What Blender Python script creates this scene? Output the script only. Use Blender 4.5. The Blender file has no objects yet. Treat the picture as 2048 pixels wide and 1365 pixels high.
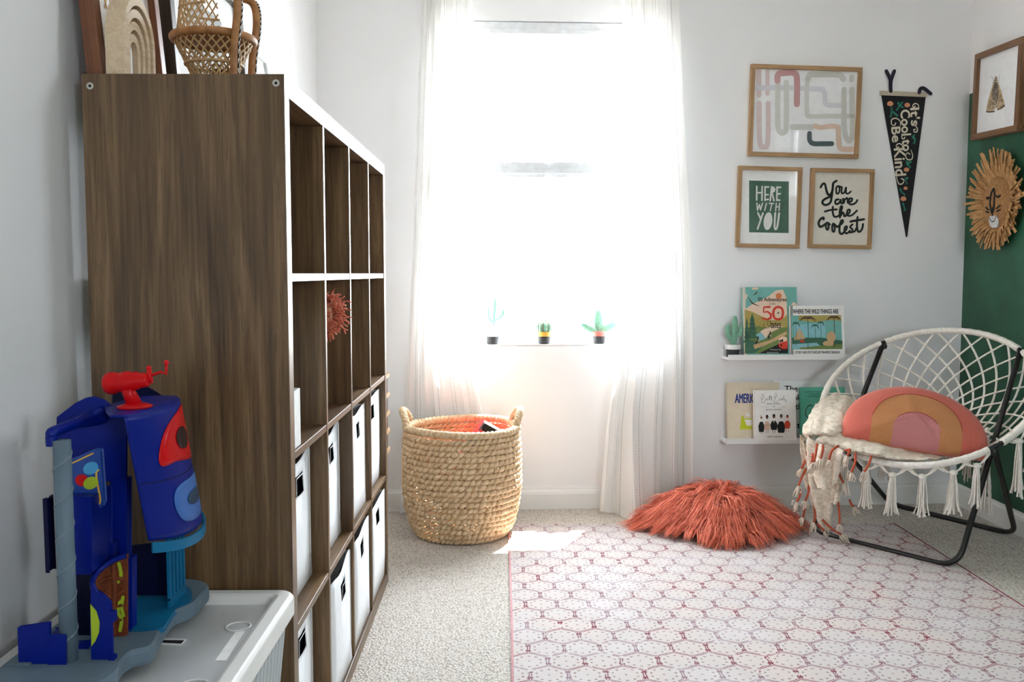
import bpy, math, random
import numpy as np
from mathutils import Vector, Matrix, noise
random.seed(7); np.random.seed(7)
SC = bpy.context.scene; COL = SC.collection
RAD = math.radians

# ---------------------------------------------------------------- camera, sky, sun, exposure
F = 1860.0; EYE = 1.096
PITCH = math.atan(135.5/F); YAW = math.atan(16/F*math.cos(PITCH))
FW = np.array([math.sin(YAW)*math.cos(PITCH), math.cos(YAW)*math.cos(PITCH), -math.sin(PITCH)])
RT = np.array([math.cos(YAW), -math.sin(YAW), 0.0]); UPV = np.cross(RT, FW)
CAMP = np.array([0.0, 0.0, EYE])
cd = bpy.data.cameras.new('camera'); cam = bpy.data.objects.new('camera', cd); COL.objects.link(cam)
cd.sensor_fit = 'HORIZONTAL'; cd.sensor_width = 36.0; cd.lens = F/2048*36.0; cd.clip_start = 0.05
cam.matrix_world = Matrix(((RT[0], UPV[0], -FW[0], 0), (RT[1], UPV[1], -FW[1], 0), (RT[2], UPV[2], -FW[2], EYE), (0, 0, 0, 1)))
SC.camera = cam
wd = bpy.data.worlds.new('daylight'); SC.world = wd; wd.use_nodes = True
bg = wd.node_tree.nodes['Background']; bg.inputs[0].default_value = (0.92, 0.965, 1.0, 1); bg.inputs[1].default_value = 1.0
wn = wd.node_tree.nodes; wc = wn.new('ShaderNodeTexCoord'); ws_ = wn.new('ShaderNodeSeparateXYZ'); wr = wn.new('ShaderNodeValToRGB')   # bright sky, dimmer ground
wr.color_ramp.elements[0].position = 0.47; wr.color_ramp.elements[0].color = (2.2, 2.2, 2.1, 1); wr.color_ramp.elements[1].position = 0.52; wr.color_ramp.elements[1].color = (5.6, 6.1, 6.6, 1)
wm = wn.new('ShaderNodeMath'); wm.operation = 'MULTIPLY_ADD'; wm.inputs[1].default_value = 0.5; wm.inputs[2].default_value = 0.5
for a_, b_ in ((wc.outputs['Generated'], ws_.inputs[0]), (ws_.outputs[2], wm.inputs[0]), (wm.outputs[0], wr.inputs[0]), (wr.outputs[0], bg.inputs[0])): wd.node_tree.links.new(a_, b_)
sl = bpy.data.lights.new('sun', 'SUN'); sun = bpy.data.objects.new('sun', sl); COL.objects.link(sun)
sl.energy = 7.0; sl.angle = RAD(0.6); sl.color = (1.0, 0.965, 0.90)
sun.rotation_euler = Vector((-0.453, -0.891, -1.62)).to_track_quat('-Z', 'Y').to_euler(); sun.location = (2, 7, 5)
WA = RAD(2.8); W0 = np.array([0, 4.264, 0.0]); WU = np.array([math.cos(WA), math.sin(WA), 0]); WN = np.array([math.sin(WA), -math.cos(WA), 0])
def portal(name, loc, direction, w, h):                 # guides daylight sampling through a window opening
    l = bpy.data.lights.new(name, 'AREA'); l.shape = 'RECTANGLE'; l.size = w; l.size_y = h
    o = bpy.data.objects.new(name, l); COL.objects.link(o); o.location = loc
    o.rotation_euler = Vector(direction).to_track_quat('-Z', 'Z').to_euler(); l.cycles.is_portal = True
ADDED_SIDE_WIN = (2.0, 2.4, 1.6, 2.15); ADDED_FRONT_WIN = (1.2, 1.9, 1.1, 1.9)  # two unseen windows, added to brighten the room
portal('window_daylight', tuple(W0+WU*0.21-WN*0.15+np.array([0, 0, 1.495])), tuple(WN), 0.94, 1.5)
portal('added_side_window_daylight', (2.30, sum(ADDED_SIDE_WIN[:2])/2, sum(ADDED_SIDE_WIN[2:])/2), (-1, 0, 0), ADDED_SIDE_WIN[1]-ADDED_SIDE_WIN[0], ADDED_SIDE_WIN[3]-ADDED_SIDE_WIN[2])  # portal for the added side window
portal('added_front_window_daylight', (sum(ADDED_FRONT_WIN[:2])/2, -1.84, sum(ADDED_FRONT_WIN[2:])/2), (0, 1, 0), ADDED_FRONT_WIN[1]-ADDED_FRONT_WIN[0], ADDED_FRONT_WIN[3]-ADDED_FRONT_WIN[2])  # portal for the added front window
SC.view_settings.view_transform = 'Standard'; SC.view_settings.look = 'None'
SC.view_settings.exposure = 2.62; SC.view_settings.gamma = 1.0; SC.view_settings.use_curve_mapping = False
SC.cycles.use_denoising = True; SC.cycles.max_bounces = 10; SC.cycles.diffuse_bounces = 6; SC.cycles.transparent_max_bounces = 16
SC.cycles.sample_clamp_indirect = 6.0; SC.cycles.caustics_reflective = False; SC.cycles.caustics_refractive = False

# ---------------------------------------------------------------- helpers
def ray(x, y): return FW+RT*((x-1024)/F)+UPV*((682.5-y)/F)
def hit(x, y, n, p0):
    d = ray(x, y); n = np.array(n, float); return CAMP+d*(((np.array(p0)-CAMP)@n)/(d@n))
def PY(x, y, Y): return hit(x, y, (0, 1, 0), (0, Y, 0))         # the point at depth Y seen at that place of the photograph
def PX(x, y, X): return hit(x, y, (1, 0, 0), (X, 0, 0))
def PZ(x, y, Z=0.0): return hit(x, y, (0, 0, 1), (0, 0, Z))
def PW(x, y, d=0.0): return hit(x, y, WN, W0+WN*d)              # ... at distance d in front of the back wall
def wp(u, z, d=0.0): return W0+WU*u+WN*d+np.array([0, 0, z])
def lin(r, g=None, b=None):
    if g is None: r, g, b = r
    f = lambda c: (c/255/12.92) if c/255 <= 0.04045 else ((c/255+0.055)/1.055)**2.4
    return (f(r), f(g), f(b), 1.0)
def cr(pts, n=8, closed=False):                                 # Catmull-Rom through the points
    P = [np.array(p, float) for p in pts]; L = len(P); out = []
    rng = range(L) if closed else range(L-1)
    for i in rng:
        if closed: a, b, c, d = P[(i-1) % L], P[i], P[(i+1) % L], P[(i+2) % L]
        else: a, b, c, d = P[max(i-1, 0)], P[i], P[i+1], P[min(i+2, L-1)]
        for k in range(n):
            t = k/n; out.append(0.5*((2*b)+(-a+c)*t+(2*a-5*b+4*c-d)*t*t+(-a+3*b-3*c+d)*t**3))
    if not closed: out.append(P[-1])
    return out
class MB:
    def __init__(s): s.v = []; s.f = []; s.m = []; s.uv = {}
    def add(s, vs, fs, mi=0):
        o = len(s.v); s.v.extend([tuple(map(float, p)) for p in vs]); s.f.extend([tuple(o+i for i in f) for f in fs]); s.m.extend([mi]*len(fs)); return o
    def xf(s, M, o=0):
        for i in range(o, len(s.v)): s.v[i] = tuple(M @ Vector(s.v[i]))
    def box(s, x0, x1, y0, y1, z0, z1, mi=0):
        return s.add([(x0, y0, z0), (x1, y0, z0), (x1, y1, z0), (x0, y1, z0), (x0, y0, z1), (x1, y0, z1), (x1, y1, z1), (x0, y1, z1)],
                     [(0, 3, 2, 1), (4, 5, 6, 7), (0, 1, 5, 4), (1, 2, 6, 5), (2, 3, 7, 6), (3, 0, 4, 7)], mi)
    def tube(s, pts, r, seg=8, closed=False, mi=0, cap=True):
        P = np.array([list(p) for p in pts], float); n = len(P)
        rr = r if hasattr(r, '__len__') else [r]*n
        if closed: T = np.roll(P, -1, 0)-np.roll(P, 1, 0)
        else: T = np.gradient(P, axis=0)
        T /= np.maximum(np.linalg.norm(T, axis=1, keepdims=True), 1e-9)
        a = np.array([0, 0, 1.0]) if abs(T[0][2]) < 0.9 else np.array([1.0, 0, 0])
        N = a-T[0]*(a@T[0]); N /= np.linalg.norm(N); vs = []
        for i in range(n):
            N = N-T[i]*(N@T[i]); N /= max(np.linalg.norm(N), 1e-9); B = np.cross(T[i], N)
            for k in range(seg):
                q = 2*math.pi*k/seg; vs.append(P[i]+rr[i]*(math.cos(q)*N+math.sin(q)*B))
        fs = []
        for i in range(n if closed else n-1):
            j = (i+1) % n
            for k in range(seg): fs.append((i*seg+k, i*seg+(k+1) % seg, j*seg+(k+1) % seg, j*seg+k))
        if cap and not closed: fs.append(tuple(range(seg))[::-1]); fs.append(tuple((n-1)*seg+k for k in range(seg)))
        return s.add(vs, fs, mi)
    def lathe(s, prof, seg=32, c=(0, 0, 0), mi=0, caps=True):
        vs = []; n = len(prof); fs = []
        for r, z in prof:
            for k in range(seg):
                a = 2*math.pi*k/seg; vs.append((c[0]+r*math.cos(a), c[1]+r*math.sin(a), c[2]+z))
        for i in range(n-1):
            for k in range(seg): fs.append((i*seg+k, i*seg+(k+1) % seg, (i+1)*seg+(k+1) % seg, (i+1)*seg+k))
        if caps: fs.append(tuple(range(seg))[::-1]); fs.append(tuple((n-1)*seg+k for k in range(seg)))
        return s.add(vs, fs, mi)
    def prism(s, pts, a, b, axis='y', mi=0):                    # polygon extruded from a to b along an axis
        n = len(pts)
        mk = {'y': lambda p, t: (p[0], t, p[1]), 'z': lambda p, t: (p[0], p[1], t), 'x': lambda p, t: (t, p[0], p[1])}[axis]
        vs = [mk(p, a) for p in pts]+[mk(p, b) for p in pts]
        fs = [tuple(range(n)), tuple(range(n, 2*n))[::-1]]+[(i, (i+1) % n, n+(i+1) % n, n+i) for i in range(n)]
        return s.add(vs, fs, mi)
    def poly(s, pts, y=0.0, mi=0):
        return s.add([(p[0], y, p[1]) for p in pts], [tuple(range(len(pts)))], mi)
    def ell(s, x, z, rx, rz, y=0.0, mi=0, n=20, rot=0.0):
        c, q = math.cos(rot), math.sin(rot); pts = []
        for k in range(n):
            a = 2*math.pi*k/n; ex, ez = rx*math.cos(a), rz*math.sin(a); pts.append((x+ex*c-ez*q, z+ex*q+ez*c))
        return s.poly(pts, y, mi)
    def stroke(s, pts, w, y=0.0, mi=0, smooth=0, closed=False): # brush stroke in the xz plane
        P = [np.array(p[:2], float) for p in pts]
        if smooth: P = cr(P, smooth, closed)
        n = len(P); ws = w if hasattr(w, '__len__') else None; vs = []; fs = []
        for i in range(n):
            a = P[(i-1) % n] if closed or i > 0 else P[i]; b = P[(i+1) % n] if closed or i < n-1 else P[i]
            t = b-a; t = t/max(np.hypot(*t), 1e-9); nn = np.array([-t[1], t[0]])
            ww = (np.interp(i/(n-1), np.linspace(0, 1, len(ws)), ws) if ws is not None else w)/2
            vs += [(*(P[i]+nn*ww),), (*(P[i]-nn*ww),)]
            if not closed and i in (0, n-1):
                s.ell(P[i][0], P[i][1], ww, ww, y-6e-5, mi, 10)
        for i in range(n if closed else n-1):
            j = (i+1) % n; fs.append((2*i, 2*i+1, 2*j+1, 2*j))
        return s.add([(p[0], y, p[1]) for p in vs], fs, mi)
    def sphere(s, c, r, seg=16, rings=10, mi=0, fn=None):
        r = r if hasattr(r, '__len__') else (r, r, r); vs = []; fs = []
        for i in range(rings+1):
            th = math.pi*i/rings
            for k in range(seg):
                ph = 2*math.pi*k/seg; d = np.array([math.sin(th)*math.cos(ph), math.sin(th)*math.sin(ph), math.cos(th)])
                q = fn(d) if fn else 1.0; vs.append((c[0]+d[0]*r[0]*q, c[1]+d[1]*r[1]*q, c[2]+d[2]*r[2]*q))
        for i in range(rings):
            for k in range(seg): fs.append((i*seg+k, (i+1)*seg+k, (i+1)*seg+(k+1) % seg, i*seg+(k+1) % seg))
        return s.add(vs, fs, mi)
    def grid(s, fn, nu, nv, mi=0, cu=False, uv=None):
        vs = []; fs = []; o = len(s.v); w = nu if cu else nu+1
        for j in range(nv+1):
            for i in range(w):
                if uv: s.uv[o+len(vs)] = uv(i/nu, j/nv)
                vs.append(fn(i/nu, j/nv))
        for j in range(nv):
            for i in range(nu): fs.append((j*w+i, j*w+(i+1) % w, (j+1)*w+(i+1) % w, (j+1)*w+i))
        return s.add(vs, fs, mi)
    def build(s, name, mats, parent=None, world=True, smooth=False, bevel=0.0, solid=0.0, sub=0, loc=None):
        me = bpy.data.meshes.new(name); off = np.zeros(3)
        if parent is not None and world: off = np.array(root_of(parent).location)
        if parent is None:
            A = np.array(s.v); loc = loc if loc is not None else (A[:, 0].mean(), A[:, 1].mean(), A[:, 2].min()); off = np.array(loc)
        me.from_pydata([tuple(np.array(p)-off) for p in s.v], [], s.f)
        for m in (mats if isinstance(mats, (list, tuple)) else [mats]): me.materials.append(m)
        me.polygons.foreach_set('material_index', s.m); me.polygons.foreach_set('use_smooth', [smooth]*len(s.f))
        if s.uv:
            ul = me.uv_layers.new(name='cloth')
            for l in me.loops: ul.data[l.index].uv = s.uv.get(l.vertex_index, (0, 0))
        me.update(); o = bpy.data.objects.new(name, me); COL.objects.link(o)
        if parent is not None: o.parent = parent
        else: o.location = loc
        if bevel: b = o.modifiers.new('bevel', 'BEVEL'); b.width = bevel; b.segments = 2; b.limit_method = 'ANGLE'; b.angle_limit = RAD(35)
        if solid: q = o.modifiers.new('thickness', 'SOLIDIFY'); q.thickness = solid; q.offset = 0
        if sub: q = o.modifiers.new('smooth', 'SUBSURF'); q.levels = sub; q.render_levels = sub
        return o
def root_of(o):
    while o.parent is not None: o = o.parent
    return o
def tag(o, label, cat, group=None, kind=None):
    o['label'] = label; o['category'] = cat
    if group: o['group'] = group
    if kind: o['kind'] = kind
    return o
def thing(name, label, cat, loc=(0, 0, 0), group=None, mat=None):
    o = bpy.data.objects.new(name, None); COL.objects.link(o); o.empty_display_size = 0.05
    if mat is not None: o.matrix_world = mat
    else: o.location = tuple(loc)
    return tag(o, label, cat, group)
def struct(name, mb, mats, parent=None, **k):
    o = mb.build(name, mats, parent, **k)
    if parent is None: o['kind'] = 'structure'
    return o
def dup(root, loc, label):                                      # copy of a thing with copies of its parts and sub-parts
    r = root.copy(); COL.objects.link(r); r.location = loc; r['label'] = label
    for ch in list(root.children):
        c = ch.copy(); COL.objects.link(c); c.parent = r
        for g in list(ch.children):
            d = g.copy(); COL.objects.link(d); d.parent = c
    return r
def wallmat(u, z, d=0.0, tilt=0.0):                             # local x along the back wall, -y into the room, z up
    return Matrix.Translation(Vector(wp(u, z, d))) @ Matrix.Rotation(WA, 4, 'Z') @ Matrix.Rotation(tilt, 4, 'Y')
_txt = {}
def textpoly(t):
    if t not in _txt:
        cu = bpy.data.curves.new('lettering', 'FONT'); cu.body = t; cu.size = 1.0; cu.resolution_u = 4
        o = bpy.data.objects.new('lettering', cu); COL.objects.link(o); dg = bpy.context.evaluated_depsgraph_get(); dg.update()
        me = bpy.data.meshes.new_from_object(o.evaluated_get(dg)); v = np.array([p.co[:2] for p in me.vertices]); f = [tuple(p.vertices) for p in me.polygons]
        bpy.data.objects.remove(o); bpy.data.curves.remove(cu); bpy.data.meshes.remove(me); _txt[t] = (v, f)
    return _txt[t]
def text(mb, t, x0, x1, z0, z1, y, mi=0, rot=0.0, bold=0.0):    # writing fitted into a box of the xz plane
    v, f = textpoly(t); lo, hi = v.min(0), v.max(0); q = (v-lo)/(hi-lo)
    cx, cz = (x0+x1)/2, (z0+z1)/2; w, h = x1-x0, z1-z0
    for dx, dz in ([(0, 0)] if not bold else [(-bold, 0), (bold, 0), (0, bold), (0, -bold)]):
        L = np.stack([(q[:, 0]-.5)*w+dx, (q[:, 1]-.5)*h+dz], 1); c, s = math.cos(rot), math.sin(rot)
        mb.add([(cx+a*c-b*s, y-1e-5*(dx > 0)-2e-5*(dz > 0)-3e-5*(dz < 0), cz+a*s+b*c) for a, b in L], f, mi)

# ---------------------------------------------------------------- materials
MAT = {}
def node(nt, t, **k):
    n = nt.nodes.new(t)
    for a, b in k.items():
        if a.startswith('i_'): n.inputs[int(a[2:])].default_value = b
        else: setattr(n, a, b)
    return n
def newmat(name):
    m = bpy.data.materials.new(name); m.use_nodes = True; nt = m.node_tree; return m, nt, nt.nodes['Principled BSDF']
def mat(name, c1, c2=None, scale=30.0, stretch=(1, 1, 1), rough=0.6, bump=0.0, bscale=None, metal=0.0, spec=0.5, trans=0.0, contrast=(0.3, 0.7), sheen=0.0, coat=0.0):
    if name in MAT: return MAT[name]
    m, nt, p = newmat(name); L = nt.links.new
    c2 = c2 or tuple(max(0, int(x*0.93)) for x in c1)
    tc = node(nt, 'ShaderNodeTexCoord'); mp = node(nt, 'ShaderNodeMapping'); mp.inputs['Scale'].default_value = stretch
    L(tc.outputs['Object'], mp.inputs[0]); nz = node(nt, 'ShaderNodeTexNoise'); nz.inputs['Scale'].default_value = scale; nz.inputs['Detail'].default_value = 5
    L(mp.outputs[0], nz.inputs['Vector']); rp = node(nt, 'ShaderNodeValToRGB'); rp.color_ramp.elements[0].position, rp.color_ramp.elements[1].position = contrast
    rp.color_ramp.elements[0].color = lin(c1); rp.color_ramp.elements[1].color = lin(c2); L(nz.outputs[0], rp.inputs[0]); L(rp.outputs[0], p.inputs['Base Color'])
    p.inputs['Roughness'].default_value = rough; p.inputs['Metallic'].default_value = metal; p.inputs['Specular IOR Level'].default_value = spec
    p.inputs['Transmission Weight'].default_value = trans; p.inputs['Sheen Weight'].default_value = sheen; p.inputs['Coat Weight'].default_value = coat
    if bump:
        b = node(nt, 'ShaderNodeBump'); b.inputs['Strength'].default_value = bump; b.inputs['Distance'].default_value = 0.004
        n2 = node(nt, 'ShaderNodeTexNoise'); n2.inputs['Scale'].default_value = bscale or scale; n2.inputs['Detail'].default_value = 3
        L(mp.outputs[0], n2.inputs['Vector']); L(n2.outputs[0], b.inputs['Height']); L(b.outputs[0], p.inputs['Normal'])
    MAT[name] = m; return m
def ramp(nt, stops):
    r = node(nt, 'ShaderNodeValToRGB'); e = r.color_ramp.elements
    while len(e) < len(stops): e.new(0.5)
    for k, (q, c) in zip(e, stops): k.position = q; k.color = c
    return r
def math_(nt, op, a, b=None, c=None):
    n = node(nt, 'ShaderNodeMath', operation=op)
    for i, x in enumerate((a, b, c)):
        if x is None: continue
        if isinstance(x, (int, float)): n.inputs[i].default_value = x
        else: nt.links.new(x, n.inputs[i])
    return n.outputs[0]
def mixc(nt, fac, a, b):
    n = node(nt, 'ShaderNodeMix', data_type='RGBA')
    for s, x in ((n.inputs[0], fac), (n.inputs[6], a), (n.inputs[7], b)):
        if isinstance(x, (int, float, tuple)): s.default_value = x
        else: nt.links.new(x, s)
    return n.outputs[2]
def wood(name, axis, dark, mid, light, rough=0.34, k=1.0, spec=0.5):     # long streaky grain along an axis
    if name in MAT: return MAT[name]
    m, nt, p = newmat(name); L = nt.links.new; tc = node(nt, 'ShaderNodeTexCoord')
    def nz(sc, al, det, dist=0.0):
        mp = node(nt, 'ShaderNodeMapping'); s = [sc, sc, sc]; s['xyz'.index(axis)] = al; mp.inputs['Scale'].default_value = s
        L(tc.outputs['Object'], mp.inputs[0]); n = node(nt, 'ShaderNodeTexNoise'); n.inputs['Scale'].default_value = 1.0; n.inputs['Detail'].default_value = det
        n.inputs['Distortion'].default_value = dist; L(mp.outputs[0], n.inputs['Vector']); return n.outputs[0]
    broad = nz(14*k, 0.95*k, 4, 2.2); fine = nz(160*k, 5*k, 4); pore = nz(420*k, 14*k, 2)
    v = math_(nt, 'ADD', math_(nt, 'MULTIPLY', broad, 0.62), math_(nt, 'MULTIPLY', fine, 0.38))
    r = ramp(nt, [(0.33, lin(dark)), (0.5, lin(mid)), (0.66, lin(light))]); L(v, r.inputs[0])
    c = mixc(nt, math_(nt, 'MULTIPLY', math_(nt, 'GREATER_THAN', pore, 0.62), 0.35), r.outputs[0], lin(tuple(int(x*0.62) for x in dark)))
    L(c, p.inputs['Base Color']); p.inputs['Roughness'].default_value = rough; p.inputs['Specular IOR Level'].default_value = spec
    b = node(nt, 'ShaderNodeBump'); b.inputs['Strength'].default_value = 0.08; b.inputs['Distance'].default_value = 0.002; L(fine, b.inputs['Height']); L(b.outputs[0], p.inputs['Normal'])
    MAT[name] = m; return m
def glassmat(name, tint=(1, 1, 1, 1), gloss=0.06):
    if name in MAT: return MAT[name]
    m, nt, p = newmat(name); L = nt.links.new; nt.nodes.remove(p); out = nt.nodes['Material Output']
    t = node(nt, 'ShaderNodeBsdfTransparent', i_0=tint); g = node(nt, 'ShaderNodeBsdfGlossy'); g.inputs['Roughness'].default_value = 0.02
    fr = node(nt, 'ShaderNodeLayerWeight'); fr.inputs[0].default_value = 0.5
    mx = node(nt, 'ShaderNodeMixShader'); L(math_(nt, 'ADD', math_(nt, 'MULTIPLY', math_(nt, 'POWER', fr.outputs['Facing'], 4.0), 0.3), gloss*0.3), mx.inputs[0]); L(t.outputs[0], mx.inputs[1]); L(g.outputs[0], mx.inputs[2]); L(mx.outputs[0], out.inputs[0])
    MAT[name] = m; return m
def clothmat(name, c, stripe=None, see=0.12, tl=0.45):          # thin cloth that lets light through, optional dotted stripes along the cloth
    if name in MAT: return MAT[name]
    m, nt, p = newmat(name); L = nt.links.new; nt.nodes.remove(p); out = nt.nodes['Material Output']
    nz = node(nt, 'ShaderNodeTexNoise'); nz.inputs['Scale'].default_value = 240; tc = node(nt, 'ShaderNodeTexCoord'); L(tc.outputs['Object'], nz.inputs['Vector'])
    base = mixc(nt, nz.outputs[0], lin(c), lin(tuple(int(x*0.95) for x in c)))
    if stripe:
        sx = node(nt, 'ShaderNodeSeparateXYZ'); L(tc.outputs['UV'], sx.inputs[0])
        fx = math_(nt, 'FRACT', math_(nt, 'DIVIDE', sx.outputs[0], stripe[0])); near = math_(nt, 'LESS_THAN', math_(nt, 'ABSOLUTE', math_(nt, 'SUBTRACT', fx, 0.5)), stripe[1]/stripe[0]/2)
        dash = math_(nt, 'LESS_THAN', math_(nt, 'FRACT', math_(nt, 'DIVIDE', sx.outputs[1], 0.011)), 0.62)
        base = mixc(nt, math_(nt, 'MULTIPLY', math_(nt, 'MULTIPLY', near, dash), 0.9), base, lin(stripe[2]))
    d = node(nt, 'ShaderNodeBsdfDiffuse'); t = node(nt, 'ShaderNodeBsdfTranslucent'); L(base, d.inputs[0]); L(base, t.inputs[0])
    a = node(nt, 'ShaderNodeMixShader', i_0=tl); L(d.outputs[0], a.inputs[1]); L(t.outputs[0], a.inputs[2])
    tr = node(nt, 'ShaderNodeBsdfTransparent'); b = node(nt, 'ShaderNodeMixShader', i_0=see); L(a.outputs[0], b.inputs[1]); L(tr.outputs[0], b.inputs[2]); L(b.outputs[0], out.inputs[0])
    MAT[name] = m; return m

# ---------------------------------------------------------------- the room
def room_materials():
    wall = mat('white_wall_paint', (241, 241, 242), (239, 239, 239), scale=6, rough=0.42, bump=0.06, bscale=180, spec=0.4)
    trim = mat('white_gloss_trim', (238, 238, 236), (234, 234, 232), scale=8, rough=0.3)
    # right wall: white above, chalkboard green below a painted line
    m, nt, p = newmat('green_and_white_wall_paint'); L = nt.links.new; tc = node(nt, 'ShaderNodeTexCoord'); sx = node(nt, 'ShaderNodeSeparateXYZ'); L(tc.outputs['Object'], sx.inputs[0])
    nz = node(nt, 'ShaderNodeTexNoise'); nz.inputs['Scale'].default_value = 5; nz.inputs['Detail'].default_value = 6; L(tc.outputs['Object'], nz.inputs['Vector'])
    g = ramp(nt, [(0.3, lin(22, 70, 48)), (0.55, lin(30, 86, 60)), (0.75, lin(46, 104, 78))]); L(nz.outputs[0], g.inputs[0])
    edge = math_(nt, 'LESS_THAN', sx.outputs[2], 1.926)
    L(mixc(nt, edge, lin(241, 240, 239), g.outputs[0]), p.inputs['Base Color']); p.inputs['Roughness'].default_value = 0.5
    # looped carpet
    m2, nt, p = newmat('beige_loop_carpet'); L = nt.links.new; tc = node(nt, 'ShaderNodeTexCoord')
    vo = node(nt, 'ShaderNodeTexVoronoi'); vo.inputs['Scale'].default_value = 150; mp = node(nt, 'ShaderNodeMapping'); mp.inputs['Scale'].default_value = (1.0, 0.8, 1.0); L(tc.outputs['Object'], mp.inputs[0]); L(mp.outputs[0], vo.inputs['Vector'])
    nz = node(nt, 'ShaderNodeTexNoise'); nz.inputs['Scale'].default_value = 260; L(tc.outputs['Object'], nz.inputs['Vector'])
    v = math_(nt, 'ADD', math_(nt, 'MULTIPLY', vo.outputs['Distance'], 1.0), math_(nt, 'MULTIPLY', nz.outputs[0], 0.4))
    r = ramp(nt, [(0.15, lin(230, 226, 219)), (0.6, lin(216, 210, 201)), (1.0, lin(180, 172, 161))]); L(v, r.inputs[0]); L(r.outputs[0], p.inputs['Base Color'])
    p.inputs['Roughness'].default_value = 0.95; p.inputs['Specular IOR Level'].default_value = 0.1
    b = node(nt, 'ShaderNodeBump'); b.inputs['Strength'].default_value = 0.9; b.inputs['Distance'].default_value = 0.006; b.invert = True; L(v, b.inputs['Height']); L(b.outputs[0], p.inputs['Normal'])
    return wall, trim, m, m2
WALL, TRIM, GREEN, CARPET = room_materials()
XL, YF, CE = -0.835, -1.7, 2.62
RW = wp(2.164, 0); XR = float(RW[0])
b = MB(); b.box(XL-0.15, XR+0.15, YF-0.15, 4.6, -0.1, 0); struct('floor', b, CARPET, loc=(0, 0, 0))
b = MB(); b.box(XL-0.15, XR+0.15, YF-0.15, 4.6, CE, CE+0.1); struct('ceiling', b, WALL, loc=(0, 0, CE))
WO = (-0.26, 0.68, 0.765, 2.228)                                # window opening on the back wall: u0, u1, z0, z1
b = MB()
for u0, u1, z0, z1 in ((-1.05, WO[0], 0, CE), (WO[1], 2.4, 0, CE), (WO[0], WO[1], 0, WO[2]), (WO[0], WO[1], WO[3], CE)): b.box(u0, u1, 0, 0.15, z0, z1)
b.xf(wallmat(0, 0)); struct('wall_back', b, WALL, loc=tuple(W0))
b = MB(); b.box(XL-0.15, XL, YF-0.15, 4.45, 0, CE); struct('wall_left', b, WALL, loc=(XL, 1, 0))
b = MB(); y0, y1, z0, z1 = ADDED_SIDE_WIN
for q in ((YF-0.15, y0, 0, CE), (y1, 4.5, 0, CE), (y0, y1, 0, z0), (y0, y1, z1, CE)): b.box(XR, XR+0.15, *q)
struct('wall_right', b, GREEN, loc=(XR, 1, 0))
b = MB(); f0, f1, f2, f3 = ADDED_FRONT_WIN
for q in ((XL-0.15, f0, 0, CE), (f1, XR+0.15, 0, CE), (f0, f1, 0, f2), (f0, f1, f3, CE)): b.box(q[0], q[1], YF-0.15, YF, q[2], q[3])
struct('wall_front', b, WALL, loc=(0, YF, 0))
def base_profile(n): return [(0, 0), (0.014, 0), (0.014, 0.07), (0.012, 0.083), (0.007, 0.09), (0.006, 0.1), (0, 0.1)]
b = MB(); b.prism([(-d, z) for d, z in base_profile(0)], -0.84, 2.164, 'x'); b.xf(wallmat(0, 0)); struct('baseboard_back', b, TRIM)
b = MB(); b.prism([(XL+d, z) for d, z in base_profile(0)], YF, 4.2, 'y'); struct('baseboard_left', b, TRIM)
b = MB(); b.prism([(XR-d, z) for d, z in base_profile(0)], YF, 4.355, 'y'); struct('baseboard_right', b, TRIM)
b = MB(); b.prism([(y, z) for y, z in ((YF, 0), (YF+0.014, 0), (YF+0.014, 0.09), (YF, 0.1))], XL, XR, 'x'); struct('baseboard_front', b, TRIM)
# roof overhang outside, which cuts the sun off the upper window
b = MB(); b.box(-1.3, 2.8, -0.66, -0.15, 2.5, 2.6); b.xf(Matrix.Translation(Vector(W0)) @ Matrix.Rotation(WA, 4, 'Z') @ Matrix.Scale(-1, 4, (0, 1, 0))); struct('trim_1', b, TRIM)
def make_window(name, M, u0, u1, z0, z1):
    vinyl = clothmat('white_window_vinyl', (242, 244, 246), see=0.0, tl=0.3)
    fr = MB(); t = 0.022; zm = z0+0.530*(z1-z0)
    for q in ((u0, u1, z0, z0+t), (u0, u1, z1-t, z1), (u0, u0+t, z0, z1), (u1-t, u1, z0, z1)): fr.box(q[0], q[1], 0.085, 0.15, q[2], q[3])
    fr.xf(M); w = struct(name, fr, vinyl, loc=tuple(M.translation))
    for zz0, zz1, d in ((z0+t, zm+0.012, 0.09), (zm-0.012, z1-t, 0.115)):
        s = MB(); q = 0.024
        for a in ((u0+t, u1-t, zz0, zz0+q), (u0+t, u1-t, zz1-q, zz1), (u0+t, u0+t+q, zz0, zz1), (u1-t-q, u1-t, zz0, zz1)): s.box(a[0], a[1], d, d+0.025, a[2], a[3])
        s.xf(M); so = s.build('sash', vinyl, w, bevel=0.003)
        g = MB(); g.box(u0+t+q, u1-t-q, d+0.01, d+0.014, zz0+q, zz1-q); g.xf(M); g.build('pane', glassmat('window_glass'), so)
    s = MB(); s.box(u0, u1, 0.0, 0.085, z0-0.004, z0+0.004); s.xf(M); s.build('window_sill', TRIM, w)
make_window('window_1', wallmat(0, 0), *WO)
make_window('window_added_side', Matrix.Translation((XR, 0, 0)) @ Matrix.Rotation(RAD(-90), 4, 'Z'), -ADDED_SIDE_WIN[1], -ADDED_SIDE_WIN[0], ADDED_SIDE_WIN[2], ADDED_SIDE_WIN[3])  # out of view, added for more light from the right

make_window('window_added_front', Matrix.Translation((0, YF, 0)) @ Matrix.Rotation(RAD(180), 4, 'Z'), -ADDED_FRONT_WIN[1], -ADDED_FRONT_WIN[0], ADDED_FRONT_WIN[2], ADDED_FRONT_WIN[3])  # out of view behind the camera, added to light the back wall

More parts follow.
